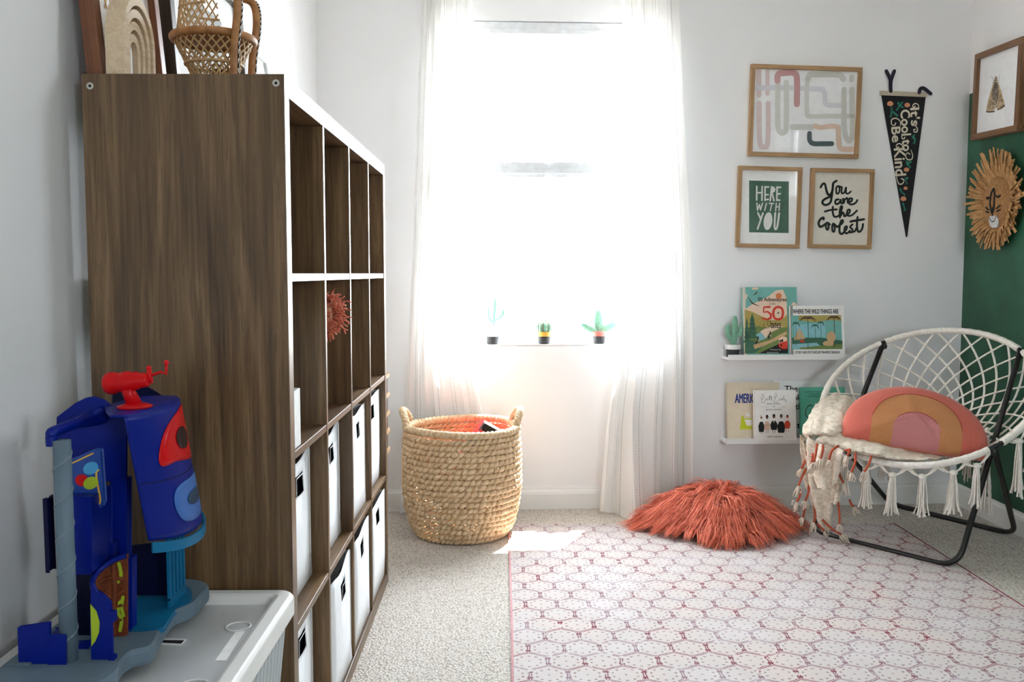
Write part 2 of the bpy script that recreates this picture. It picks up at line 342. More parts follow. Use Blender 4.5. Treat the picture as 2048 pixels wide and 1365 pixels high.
# blind: headrail at the top of the recess, the closed slats gathered half way up
bl = thing('window_blind', 'white slatted blind gathered half way up the window', 'blind', wp(0.21, WO[3], -0.03))
bm_ = mat('white_blind_slats', (238, 240, 243), rough=0.45)
b = MB(); b.box(WO[0]+0.006, WO[1]-0.006, 0.01, 0.055, 2.168, 2.226); b.box(WO[0]+0.006, WO[1]-0.006, 0.004, 0.012, 2.17, 2.196); b.xf(wallmat(0, 0)); b.build('headrail', bm_, bl, bevel=0.004)
b = MB()
for k in range(10):
    z_ = 1.553+k*0.0049; b.box(WO[0]+0.012, WO[1]-0.012, 0.011+0.001*(k % 2), 0.05, z_, z_+0.0042)
b.xf(wallmat(0, 0)); b.build('slat_stack', mat('white_blind_slats', (240, 242, 244), rough=0.45), bl)
b = MB(); b.box(WO[0]+0.012, WO[1]-0.012, 0.012, 0.048, 1.532, 1.55); b.xf(wallmat(0, 0)); b.build('bottom_rail', mat('white_blind_slats', (240, 242, 244), rough=0.45), bl, bevel=0.003)
for u in (WO[0]+0.12, WO[1]-0.12):
    b = MB(); b.tube([(u, 0.03, 1.55), (u, 0.03, 2.18)], 0.0012, 5); b.xf(wallmat(0, 0)); b.build('lift_cord', bm_, bl)
b = MB(); b.tube(cr([(0.205+0.012*math.sin(k*2.4), 0.004, 1.6-k*0.006) for k in range(11)]+[(0.19, 0.002, 1.55), (0.215, 0.002, 1.535)], 4), 0.0022, 6); b.xf(wallmat(0, 0)); b.build('cord_bundle', bm_, bl)
b = MB(); b.tube([wp(-0.133, 2.215, 0.035), wp(-0.185, 2.11, 0.06), wp(-0.205, 1.75, 0.06)], 0.0035, 6); b.build('tilt_wand', bm_, bl)

# curtains: thin white cotton with dotted stripes
CURT = clothmat('sheer_striped_cotton', (252, 251, 249), (0.085, 0.0029, (116, 110, 104)), see=0.07, tl=0.36)
def curtain(label, table, folds, width, d0, amp, seed, puddle=None):
    zs = [t[0] for t in table][::-1]; ls = [t[1] for t in table][::-1]; rs = [t[2] for t in table][::-1]
    zt = 2.5; rnd = random.Random(seed); ph = [rnd.uniform(-.5, .5) for _ in range(6)]
    def fn(s, v):
        z = zt*(1-v); l, r = np.interp(z, zs, ls), np.interp(z, zs, rs)
        a = 2*math.pi*(folds*s+0.12*math.sin(5*s+ph[0]*4+1.2*v)); w = amp*(1+0.35*math.sin(7*s+ph[1]*6))
        u = l+(r-l)*(s+0.028*math.sin(2*a+ph[2])*(1-abs(2*s-1)))
        d = d0+w*math.sin(a+0.5*math.sin(3*v+ph[3]))+0.012*math.sin(11*s+4*v+ph[4])
        d = max(d, 0.026)
        if puddle:
            g = math.exp(-((s-puddle[0])/puddle[1])**2)*max(0, (puddle[2]-z)/puddle[2])**1.3; d += puddle[3]*g; u += puddle[4]*g; z = max(z-0.02*g, 0.004)
        z = max(z, 0.004)+0.01*max(0, math.sin(a))*(v > 0.99)
        return wp(u, z, d)
    b = MB(); b.grid(fn, 120, 90, uv=lambda s, v: (s*width, (1-v)*zt)); tag(b.build('curtain', CURT, smooth=True, loc=wp((ls[0]+rs[0])/2, 0, d0)), label, 'curtain', 'curtains at the window')
curtain('white striped sheer curtain left of the window, behind the basket', [(2.6, -0.36, -0.14), (2.28, -0.365, -0.142), (1.86, -0.384, -0.15), (1.2, -0.41, -0.162), (0.78, -0.436, -0.165), (0.45, -0.452, -0.098), (0.02, -0.478, -0.06)], 4.3, 1.05, 0.075, 0.026, 3)
curtain('white striped sheer curtain right of the window, puddled beside the fur pillow', [(2.6, 0.508, 0.765), (2.29, 0.508, 0.768), (1.87, 0.535, 0.792), (1.2, 0.54, 0.83), (0.75, 0.509, 0.845), (0.4, 0.46, 0.852), (0.02, 0.432, 0.855)], 4.2, 1.05, 0.085, 0.03, 5, (0.36, 0.2, 0.5, 0.19, 0.0))

# ---------------------------------------------------------------- cube shelving unit
BRN = ((68, 48, 31), (101, 77, 51), (130, 102, 71))
WV = wood('brown_wood_upright_grain', 'z', *BRN); WH = wood('brown_wood_level_grain', 'y', *BRN)
XF, KY, KD, KS = -0.413, 1.783, 0.38, 1.47
XB = XF-KD; O_, T_ = 0.038, 0.016; CEL = (KS-2*O_-3*T_)/4
ks = thing('cube_shelf_unit', 'tall brown wood-grain shelving unit of sixteen cubes along the left wall', 'shelf', (XB+KD/2, KY+KS/2, 0))
b = MB(); b.box(XB, XF, KY, KY+O_, 0, KS); b.build('side_panel', WV, ks, bevel=0.0012)
b = MB(); b.box(XB, XF, KY+KS-O_, KY+KS, 0, KS); b.build('side_panel', WV, ks, bevel=0.0012)
b = MB(); b.box(XB, XF, KY+O_, KY+KS-O_, KS-O_, KS-0.0004); b.build('top_panel', WH, ks, bevel=0.0012)
b = MB(); b.box(XB, XF, KY+O_, KY+KS-O_, 0, O_); b.build('bottom_panel', WH, ks, bevel=0.0012)
cy0 = lambda i: KY+O_+i*(CEL+T_)                                # near edge of column i
cz0 = lambda j: O_+(3-j)*(CEL+T_)                               # floor of row j counted from the top
for i in (1, 2, 3):
    b = MB(); b.box(XB+0.002, XF-0.001, cy0(i)-T_, cy0(i), O_, KS-O_); b.build('upright_divider', WV, ks, bevel=0.0008)
for j in (0, 1, 2):
    for i in range(4):
        b = MB(); b.box(XB+0.002, XF-0.002, cy0(i), cy0(i)+CEL, cz0(j)-T_, cz0(j)); b.build('shelf', WH, ks, bevel=0.0008)
steel = mat('brushed_steel', (200, 196, 186), rough=0.35, metal=0.6); dark = mat('painted_hole_shade', (10, 10, 12), rough=0.9)  # the black paints in the shade inside small holes
for x, z in ((-0.777, 1.447), (-0.4285, 1.453)):
    M = Matrix.Translation((x, KY, z)) @ Matrix.Rotation(RAD(90), 4, 'X')
    b = MB(); b.lathe([(0.0068, -0.001), (0.0068, 0.0008), (0.0056, 0.0016), (0.003, 0.0014), (0.003, 0.0003)], 24); b.xf(M); bo = b.build('bolt', steel, ks, smooth=False)
    b = MB(); b.lathe([(0.0028, 0.0004), (0.0028, 0.0009)], 6); b.xf(M); b.build('hex_socket', dark, bo)

# white fabric bins
felt = mat('white_bin_fabric', (240, 241, 243), (232, 233, 236), scale=60, rough=0.85, bump=0.12, bscale=300, sheen=0.2); handle_shade = mat('black_bin_shade', (14, 16, 18), rough=0.9)  # the black paints the shade inside the white bins
def bin_(i, j, rec, label):
    w = CEL-0.024; h = CEL-0.03; dep = KD-0.045
    t = thing('fabric_bin', label, 'storage bin', (XF-rec, cy0(i)+CEL/2, cz0(j)+0.001), 'white fabric bins in the shelving unit')
    hz0, hz1, hw = h*0.735, h*0.735+0.044, 0.043; q = 0.004
    b = MB(); r_ = random.Random(i*7+j)
    # front wall with the cut-out handle, slightly bulging and with a sagging top hem
    ys = [-w/2, -w/3, -w/6, -hw, 0, hw, w/6, w/3, w/2]; ys = sorted(set(ys)); zs = [0, h*0.25, h*0.5, hz0, hz1, h*0.93, h]
    def P(y, z): return (0.008*math.cos(math.pi*y/w)*math.sin(math.pi*min(z/h, 1))-0.003+(0.004*math.cos(5*y/w+i) if z > 0 else 0), y, z-(0.012*math.cos(math.pi*y/w)**2 if z == h else 0))
    vs = [P(y, z) for z in zs for y in ys]; n = len(ys); fs = []
    for a in range(len(zs)-1):
        for c in range(n-1):
            if zs[a] >= hz0-1e-6 and zs[a+1] <= hz1+1e-6 and ys[c] >= -hw-1e-6 and ys[c+1] <= hw+1e-6: continue
            fs.append((a*n+c, a*n+c+1, (a+1)*n+c+1, (a+1)*n+c))
    b.add(vs, fs); b.build('front_panel', felt, t, world=False, smooth=True, solid=0.002)
    b = MB()
    for y in (-w/2, w/2-q): b.box(-dep, -0.004, y, y+q, 0, h-0.004)
    b.box(-dep, -dep+q, -w/2, w/2, 0, h-0.004); b.box(-dep, -0.004, -w/2, w/2, 0, q); b.build('bin_sides', felt, t, world=False)
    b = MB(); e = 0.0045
    b.box(-0.0125, -0.0115, -w*0.40, w*0.40, hz0-0.05, h-0.022); b.build('handle_shade', handle_shade, t, world=False)  # black sheet standing for the shade seen through the handle hole
    b = MB()
    for z in (hz0, hz1): b.stroke([(-hw, z), (hw, z)], 0.003, 0, 0)
    for y in (-hw, hw): b.stroke([(y, hz0), (y, hz1)], 0.003, 0, 0)
    b.xf(Matrix.Translation((0.0095, 0, 0)) @ Matrix.Rotation(RAD(90), 4, 'Z')); b.build('handle_stitching', felt, t, world=False)
nth = ('nearest', 'second', 'third', 'farthest')
for i, (r3, r4) in enumerate(((0.036, 0.036), (0.03, 0.004), (0.014, 0.006), (0.02, 0.006))):
    bin_(i, 2, r3, f'white fabric bin, upper bin row of the shelving unit, {nth[i]} column')
    bin_(i, 3, r4, f'white fabric bin, bottom row of the shelving unit, {nth[i]} column')

# what stands in the open cubes
paper = mat('white_card', (238, 237, 234), rough=0.7)
z = cz0(1)
b = MB(); b.box(-0.70, XF-0.004, 1.8225, 1.829, z, z+0.233, 0)
o = b.build('paper_folder', paper, loc=(-0.55, 1.825, z)); tag(o, 'thin upright white folder against the near side panel in the open cube', 'folder')
t = thing('magazine_file', 'low white box file in the near open cube', 'box', (-0.52, 1.86, z))
b = MB(); q = 0.003; X0, X1, Y0, Y1, H1 = -0.66, XF-0.006, 1.832, 1.902, 0.118
b.box(X0, X1, Y0, Y0+q, z, z+H1); b.box(X0, X1, Y1-q, Y1, z, z+H1); b.box(X1-q, X1, Y0, Y1, z, z+H1); b.box(X0, X0+q, Y0, Y1, z, z+H1); b.box(X0, X1, Y0, Y1, z, z+q); b.build('file_box', paper, t, bevel=0.001)
b = MB()
for k in range(9): b.box(X0+0.01, X1-0.012, Y0+0.006+k*0.0065, Y0+0.0095+k*0.0065, z+q, z+H1+0.004+0.004*math.sin(k*2.1))
b.build('papers', paper, t)
# yarn doll sitting in the second open cube
yarn = mat('rust_orange_yarn', (216, 112, 70), (176, 78, 46), scale=60, rough=0.9, sheen=0.3); skin = mat('tan_doll_cloth', (190, 140, 105), rough=0.9); dress = mat('dark_rust_doll_cloth', (128, 52, 34), (112, 42, 28), rough=0.9, bump=0.2, bscale=200)
dx, dy, dz = -0.462, 2.305, cz0(1)
t = thing('yarn_doll', 'orange yarn-haired soft doll sitting in the second open cube', 'toy', (dx, dy, dz))
b = MB(); b.sphere((dx+0.004, dy, dz+0.255), (0.034, 0.034, 0.037), 20, 14); b.build('head', skin, t, smooth=True)
b = MB(); rnd = random.Random(2)
for k in range(1100):
    d = np.array([rnd.gauss(0, 1), rnd.gauss(0, 1), rnd.gauss(0, 1)]); d /= np.linalg.norm(d)
    if d[0] > 0.5 and abs(d[2]) < 0.5 and d[1] < 0.1: continue
    l = rnd.uniform(0.022, 0.036); c = np.array([dx+0.006, dy+0.0, dz+0.257]); P = [c+d*0.03]
    for m_ in range(5): P.append(P[-1]+d*l/5+np.array([rnd.gauss(0, .0035), rnd.gauss(0, .0035), rnd.gauss(0, .0035)-0.0006*m_]))
    b.tube(P, [0.0013, 0.0013, 0.0014, 0.0015, 0.0016, 0.0017], 4)
b.build('yarn_hair', yarn, t, smooth=True)
b = MB(); b.lathe([(0.05, 0.002), (0.062, 0.015), (0.052, 0.09), (0.036, 0.16), (0.03, 0.2), (0.024, 0.235)], 24, (dx-0.055, dy-0.02, dz)); b.build('body', dress, t, smooth=True)
for s_ in (-1, 1):
    b = MB(); b.tube(cr([(dx-0.055, dy-0.02+s_*0.03, dz+0.185), (dx-0.045, dy-0.02+s_*0.05, dz+0.13), (dx-0.035, dy-0.02+s_*0.05, dz+0.08)], 5), 0.014, 10); b.build('arm', dress, t, smooth=True)
    b = MB(); b.tube(cr([(dx-0.06, dy-0.03+s_*0.03, dz+0.022), (dx-0.03, dy-0.04+s_*0.03, dz+0.024), (dx-0.005, dy-0.045+s_*0.03, dz+0.018)], 5), 0.016, 10); b.build('leg', dress, t, smooth=True)
# slatted wooden caddy hooked on the far end of the unit
t = thing('slatted_wall_rack', 'small slatted wooden rack behind the far end of the shelving unit', 'rack', (-0.55, 3.30, 0.45))
pine = wood('pale_pine', 'x', (150, 112, 72), (186, 148, 104), (205, 170, 128), rough=0.5)
dk = mat('dark_rack_inside', (58, 44, 32), rough=0.8)
ye = KY+KS
for x in (-0.79, -0.435):
    b = MB(); b.box(x, x+0.012, ye+0.002, ye+0.11, 0.45, 0.735); b.build('rack_side', dk, t, bevel=0.001)
for z in (0.45, 0.52, 0.585, 0.652, 0.722):
    b = MB(); b.box(-0.778, -0.421, ye+0.11, ye+0.12, z, z+0.014); b.build('slat', pine, t, bevel=0.001)
    b = MB(); b.box(-0.423, -0.417, ye+0.002, ye+0.12, z, z+0.012); b.build('edge_strip', pine, t)

# ---------------------------------------------------------------- things on top of the unit
KT = KS+0.0005
def lean_frame(name, label, y0, y1, h, colour, wd_, depth, ang, art, xbase, matw=0.0, extra=None):
    # leans against the left wall, local x along +Y, -y into the room
    M = Matrix.Translation((xbase, (y0+y1)/2, KT)) @ Matrix.Rotation(RAD(90), 4, 'Z') @ Matrix.Rotation(-ang, 4, 'X')
    t = thing(name, label, 'picture frame', mat=M); w = (y1-y0)/2
    for n_, q in (('frame_stile', (-w, -w+wd_, 0, h)), ('frame_stile', (w-wd_, w, 0, h)), ('frame_rail', (-w+wd_, w-wd_, 0, wd_)), ('frame_rail', (-w+wd_, w-wd_, h-wd_, h))):
        b = MB(); b.box(q[0], q[1], -depth, 0, q[2], q[3]); b.build(n_, colour, t, world=False, bevel=0.0015)
    b = MB(); b.box(-w+wd_*0.7, w-wd_*0.7, -depth*0.5, -depth*0.45, wd_*0.7, h-wd_*0.7); b.build('print', art, t, world=False)
    if extra: extra(t, w, h, wd_, depth)
    return t
walnut = wood('walnut_frame', 'z', (84, 48, 28), (116, 68, 40), (138, 86, 54), rough=0.4)
ash = wood('dark_grey_frame', 'z', (58, 52, 46), (78, 70, 62), (96, 88, 78), rough=0.4)
white_f = mat('white_frame_paint', (226, 230, 230), rough=0.35)
matb = mat('white_mat_board', (240, 240, 238), (234, 234, 233), rough=0.8)
ochre = mat('ochre_ink', (196, 142, 62), (172, 116, 44), rough=0.8)
def trellis(t, w, h, wd_, depth):
    b = MB(); y = -depth*0.5-0.0006; x0, x1, z0, z1 = -w*0.55, w*0.62, 0.11, h-0.06
    cs = 0.03
    for k in range(-14, 18):
        for s_ in (1, -1):
            pts = []
            for q in np.linspace(z0, z1, 24):
                x = k*cs+s_*(q-z0)*0.62+0.002*math.sin(90*q)
                if x0 < x < x1: pts.append((x, q))
            if len(pts) > 1: b.stroke(pts, 0.0045, y)
    b.poly([(x1-0.035, z0-0.0), (x1, z0), (x1, z1), (x1-0.02, z1)], y-0.0002); b.build('printed_trellis', ochre, t, world=False)
lean_frame('walnut_picture_frame', 'walnut frame with an ochre trellis print behind the wooden rainbow', 1.80, 2.16, 0.46, walnut, 0.028, 0.03, RAD(5), matb, -0.79, extra=trellis)
def inner(t, w, h, wd_, depth):
    b = MB(); b.box(-w*0.45, w*0.45, -depth*0.5-0.001, -depth*0.5, h*0.3, h*0.75); b.build('artwork', mat('grey_wash_print', (196, 198, 198), (150, 152, 150), scale=7, rough=0.8), t, world=False)
lean_frame('grey_picture_frame', 'large dark grey frame with wide white mat behind the wicker chair', 2.215, 2.86, 0.44, ash, 0.03, 0.034, RAD(4), matb, -0.79, extra=inner)
lean_frame('white_picture_frame', 'low white frame leaning at the far end on top of the shelving unit', 2.9, 3.225, 0.35, white_f, 0.016, 0.02, RAD(8), matb, -0.775)
# wooden rainbow: nested arches
maple = wood('pale_maple', 'y', (206, 178, 142), (222, 198, 166), (232, 212, 184), rough=0.55); ink = mat('plum_groove', (120, 84, 82), rough=0.9)
rx, ry = -0.735, 1.878
t = thing('wooden_rainbow', 'pale wooden rainbow of nested arches on top of the shelving unit', 'toy', (rx, ry, KT))
for k in range(4):
    ro = 0.080-k*0.0165; ri = ro-0.0118; ho = 0.165-k*0.023; hi_ = ho-0.0165
    def arch(r, h): return [(ry-r, KT)]+[(ry-r*math.cos(math.pi*q/24), KT+h-r*1.15+r*1.15*math.sin(math.pi*q/24)) for q in range(25)]+[(ry+r, KT)]
    A, B = arch(ro, ho), arch(ri, hi_); b = MB(); n = len(A)
    th = 0.036-0.008*k
    vs = [(rx+th/2, *p) for p in A]+[(rx+th/2, *p) for p in B]+[(rx-th/2, *p) for p in A]+[(rx-th/2, *p) for p in B]; fs = []
    for q in range(n-1): fs += [(q, q+1, n+q+1, n+q), (2*n+q, 3*n+q, 3*n+q+1, 2*n+q+1), (q, 2*n+q, 2*n+q+1, q+1), (n+q, n+q+1, 3*n+q+1, 3*n+q)]
    fs += [(0, n, 3*n, 2*n), (n-1, 3*n-1, 4*n-1, 2*n-1)]
    b.add(vs, fs); b.build('arch', maple, t, bevel=0.0008)
# doll-size wicker peacock chair
rattan = mat('golden_rattan', (188, 134, 82), (150, 100, 56), scale=50, rough=0.5, bump=0.15, bscale=200)
pale = mat('pale_cane', (206, 172, 124), (186, 150, 100), scale=60, rough=0.5); bw = mat('black_cord', (24, 22, 22), rough=0.6)
px_, py_ = -0.628, 2.06
t = thing('peacock_chair', 'doll-size wicker peacock chair on top of the shelving unit', 'doll furniture', (px_, py_, KT))
ZS = KT+0.130
def ring(z, r, c=(px_, py_), n=48, a0=0, a1=2*math.pi): return [(c[0]+r*math.cos(a0+(a1-a0)*k/n), c[1]+r*math.sin(a0+(a1-a0)*k/n), z) for k in range(n+(0 if a1-a0 > 6.28 else 1))]
b = MB(); b.tube(ring(ZS, 0.084), 0.0085, 10, True); b.build('seat_rim', rattan, t, smooth=True)
b = MB(); b.lathe([(0.082, 0), (0.04, -0.004), (0.0005, -0.005)], 40, (px_, py_, ZS-0.004), caps=False)
for k in range(9): b.tube(ring(ZS-0.002, 0.008*(k+1)), 0.0016, 5, True)
b.build('seat', rattan, t, smooth=True)
b = MB()
for s_ in (1, -1):
    for k in range(26):
        a0 = 2*math.pi*k/26; pts = []
        for q in np.linspace(0, 1, 10):
            r = 0.082-0.046*min(q*1.25, 1)+0.012*max(0, q-0.8)/0.2; a = a0+s_*1.5*q; pts.append((px_+r*math.cos(a), py_+r*math.sin(a), ZS-0.004-q*0.122))
        b.tube(pts, 0.0021, 5)
b.tube(ring(ZS-0.055, 0.06), 0.003, 6, True); b.tube(ring(ZS-0.105, 0.038), 0.003, 6, True)
b.build('base_lattice', pale, t, smooth=True)
b = MB(); b.tube(ring(KT+0.006, 0.05), 0.0055, 8, True); b.build('foot_ring', rattan, t, smooth=True)
def bpt(a, z):                                                  # curved back: wraps the wall side and flares upwards
    q = (z-ZS)/0.30; r = 0.076-0.012*math.sin(min(q, 1)*math.pi)+0.10*max(0, q-0.35)**1.3
    return (px_+r*math.cos(a), py_+r*math.sin(a), z)
A0, A1 = RAD(95), RAD(275)
b = MB()
for s_ in (1, -1):
    for k in range(-10, 24):
        pts = []
        for q in np.linspace(0, 1, 26):
            a = A0+(A1-A0)*(k/14)+s_*q*2.6
            if A0 <= a <= A1: pts.append(bpt(a, ZS+0.30*q))
        if len(pts) > 2: b.tube(pts, 0.0018, 5)
for z in (0.06, 0.12, 0.2, 0.3): b.tube([bpt(A0+(A1-A0)*k/24, ZS+z) for k in range(25)], 0.0026, 6)
b.build('back_lattice', pale, t, smooth=True)
for s_, nm in ((-1, 'a'), (1, 'b')):
    y = py_+s_*0.066; x = px_+0.052
    P_ = cr([(x+0.008, y, KT+0.003), (x+0.012, y+s_*0.003, ZS-0.03), (x+0.022, y+s_*0.008, ZS+0.05), (x+0.014, y+s_*0.012, ZS+0.098), (x-0.02, y+s_*0.012, ZS+0.112), bpt(A0 if s_ > 0 else A1, ZS+0.12)], 8)
    b = MB(); b.tube(P_, 0.0085, 10); ar = b.build('arm_post', rattan, t, smooth=True)
    b = MB()
    tp = [np.array(p)+np.array([0.0092, 0, 0]) for p in P_[:28]]
    fine_ = cr(tp, 4)
    for mi, ph in ((0, 0), (1, math.pi)):
        b.tube([p+np.array([0.0006, 0.0022*math.cos(1.1*i+ph), 0.0022*math.sin(1.1*i+ph)]) for i, p in enumerate(fine_)], 0.0013, 5, mi=mi)
    b.build('braided_trim', [bw, paper], ar, smooth=True)

# ---------------------------------------------------------------- rug
def rug_material():
    m, nt, p = newmat('faded_hexagon_rug_weave'); L = nt.links.new; tc = node(nt, 'ShaderNodeTexCoord'); sx = node(nt, 'ShaderNodeSeparateXYZ')
    nz = node(nt, 'ShaderNodeTexNoise'); nz.inputs['Scale'].default_value = 60; nz.inputs['Detail'].default_value = 1; L(tc.outputs['Object'], nz.inputs['Vector'])
    wob = node(nt, 'ShaderNodeVectorMath', operation='SUBTRACT'); L(nz.outputs['Color'], wob.inputs[0]); wob.inputs[1].default_value = (.5, .5, .5)
    ws = node(nt, 'ShaderNodeVectorMath', operation='SCALE'); L(wob.outputs[0], ws.inputs[0]); ws.inputs['Scale'].default_value = 0.008
    ad = node(nt, 'ShaderNodeVectorMath', operation='ADD'); L(tc.outputs['Object'], ad.inputs[0]); L(ws.outputs[0], ad.inputs[1]); L(ad.outputs[0], sx.inputs[0])
    M = lambda op, a, b=None, c=None: math_(nt, op, a, b, c)
    a = 0.104; x = M('DIVIDE', sx.outputs[0], a); y = M('DIVIDE', sx.outputs[1], a); R3 = 1.7320508
    wrap = lambda v, per, off: M('SUBTRACT', M('MULTIPLY', M('FRACT', M('DIVIDE', M('ADD', v, off), per)), per), per/2)
    ax, ay = wrap(x, 1.0, 100.0), wrap(y, R3, 100*R3); bx, by = wrap(x, 1.0, 100.5), wrap(y, R3, 100*R3+R3/2)
    da = M('ADD', M('MULTIPLY', ax, ax), M('MULTIPLY', ay, ay)); db = M('ADD', M('MULTIPLY', bx, bx), M('MULTIPLY', by, by))
    s = M('LESS_THAN', da, db); inv = M('SUBTRACT', 1.0, s)
    gx = M('ADD', M('MULTIPLY', ax, s), M('MULTIPLY', bx, inv)); gy = M('ADD', M('MULTIPLY', ay, s), M('MULTIPLY', by, inv))
    gax, gay = M('ABSOLUTE', gx), M('ABSOLUTE', gy)
    h = M('MAXIMUM', M('ADD', M('MULTIPLY', gax, 0.5), M('MULTIPLY', gay, 0.8660254)), gax)
    line = M('MULTIPLY', M('LESS_THAN', M('ABSOLUTE', M('SUBTRACT', h, 0.468)), 0.017), 1.0)
    rr = M('SQRT', M('ADD', M('MULTIPLY', gx, gx), M('MULTIPLY', gy, gy)))
    an = M('MULTIPLY', M('ADD', M('DIVIDE', M('ARCTAN2', gy, gx), 2*math.pi), 0.5), 10.0); fr = M('SUBTRACT', M('FRACT', an), 0.5)
    arc = M('MULTIPLY', M('MULTIPLY', fr, 2*math.pi/10), rr)
    def dot(r0, rad, ar=arc): q = M('SUBTRACT', rr, r0); return M('LESS_THAN', M('ADD', M('MULTIPLY', M('MULTIPLY', q, q), 1.0), M('MULTIPLY', M('MULTIPLY', ar, ar), 0.55)), rad*rad)
    dots = M('MAXIMUM', dot(0.335, 0.034), M('LESS_THAN', rr, 0.033))
    knot = M('MULTIPLY', M('GREATER_THAN', gax, 0.42), M('LESS_THAN', M('ABSOLUTE', M('SUBTRACT', gay, 0.17)), 0.05))
    big = node(nt, 'ShaderNodeTexNoise'); big.inputs['Scale'].default_value = 4.5; big.inputs['Detail'].default_value = 3; L(tc.outputs['Object'], big.inputs['Vector'])
    med = node(nt, 'ShaderNodeTexNoise'); med.inputs['Scale'].default_value = 38; med.inputs['Detail'].default_value = 2; L(tc.outputs['Object'], med.inputs['Vector'])
    thr = node(nt, 'ShaderNodeTexNoise'); thr.inputs['Scale'].default_value = 480; L(tc.outputs['Object'], thr.inputs['Vector'])
    lc = ramp(nt, [(0.35, lin(126, 96, 112)), (0.52, lin(116, 56, 76)), (0.66, lin(122, 28, 56))]); L(big.outputs[0], lc.inputs[0])
    st = M('MULTIPLY', M('ADD', 0.38, M('MULTIPLY', big.outputs[0], 1.0)), M('MULTIPLY', M('GREATER_THAN', med.outputs[0], 0.38), M('ADD', 0.55, M('MULTIPLY', thr.outputs[0], 0.7))))
    base = ramp(nt, [(0.3, lin(206, 199, 199)), (0.5, lin(198, 191, 188)), (0.7, lin(205, 192, 186))]); L(big.outputs[0], base.inputs[0])
    bb = mixc(nt, M('MULTIPLY', thr.outputs[0], 0.22), base.outputs[0], lin(188, 172, 166))
    col = mixc(nt, M('MULTIPLY', M('MAXIMUM', line, knot), M('MINIMUM', st, 1.0)), bb, lc.outputs[0])
    col = mixc(nt, M('MULTIPLY', dots, 0.62), col, lin(112, 74, 78))
    L(col, p.inputs['Base Color']); p.inputs['Roughness'].default_value = 0.9; p.inputs['Specular IOR Level'].default_value = 0.15
    b = node(nt, 'ShaderNodeBump'); b.inputs['Strength'].default_value = 0.35; b.inputs['Distance'].default_value = 0.002; L(thr.outputs[0], b.inputs['Height']); L(b.outputs[0], p.inputs['Normal'])
    return m
RX0, RX1, RY0, RY1 = 0.018, 1.70, 1.55, 3.978
t = thing('area_rug', 'faded pink and cream rug with a hexagon lattice on the carpet', 'rug', (RX0, RY0, 0))
b = MB(); b.box(RX0, RX1, RY0, RY1, 0.001, 0.008); b.build('woven_field', rug_material(), t)
pinkb = mat('dusty_pink_binding', (206, 158, 158), (188, 136, 140), scale=90, rough=0.9); plum = mat('plum_binding', (140, 70, 84), (120, 56, 70), scale=90, rough=0.9)
for nm, pts, m_ in (('side_binding', [(RX0, RY0), (RX0+0.006, (RY0+RY1)/2), (RX0+0.002, RY1)], pinkb), ('side_binding', [(RX1, RY0), (RX1, RY1)], plum)):
    b = MB(); b.tube([(x, y, 0.005) for x, y in pts], 0.0048, 8); b.build(nm, m_, t, smooth=True)
frm = mat('cream_rug_fringe', (226, 214, 206), rough=0.9); b = MB(); rnd = random.Random(4)
for k in range(330):
    x = RX0+(RX1-RX0)*(k+rnd.random())/330; b.tube([(x, RY1-0.002, 0.006), (x+rnd.gauss(0, .003), RY1+0.012, 0.004), (x+rnd.gauss(0, .005), RY1+0.02+rnd.random()*0.008, 0.002)], 0.0014, 4, cap=False)
b.build('short_fringe', frm, t)

# ---------------------------------------------------------------- fur pillow
fur = mat('coral_orange_fur', (242, 126, 88), (206, 88, 56), scale=90, rough=0.62, sheen=0.25, contrast=(0.35, 0.65)); seam = mat('brown_pillow_back', (96, 46, 34), rough=0.9)
fc = np.array([0.918, 3.905, 0.008]); t = thing('fur_pillow', 'shaggy coral orange fur pillow lying on the rug by the wall', 'pillow', fc)
def fpil(a, q):                                                 # rounded-square dome, pointed corners; a angle, q 0 rim .. 1 crown
    k = 1/max(abs(math.cos(a)), abs(math.sin(a))); k = min(k, 1.34)
    rad = 0.224*k*(1.0-q)**0.9; hz = 0.03+0.125*(1-(1-q)**1.9)*(1+0.2*math.cos(a-2.4)*(1-q))
    if q > 0.999: rad = 0
    aa = a+RAD(45)-RAD(2)
    x, y = rad*math.cos(aa)*1.04, rad*math.sin(aa)*0.84
    hz -= 0.028*max(0, k-1.1)/0.24*(1-q)
    return fc+np.array([x, y, max(hz, 0.005)])
b = MB(); b.grid(lambda u, v: fpil(2*math.pi*u, v), 72, 16, cu=True); b.build('pillow_cover', fur, t, smooth=True)
b = MB(); b.grid(lambda u, v: (lambda p: (p[0]*(1-v)+fc[0]*v, p[1]*(1-v)+fc[1]*v, max(0.009, p[2]*(1-v)**2)))(fpil(2*math.pi*u, 0)), 72, 5, cu=True); b.build('pillow_back', seam, t, smooth=True)
b = MB(); rnd = random.Random(11); vs, fs = [], []
crown = np.array([0.945, 3.905])
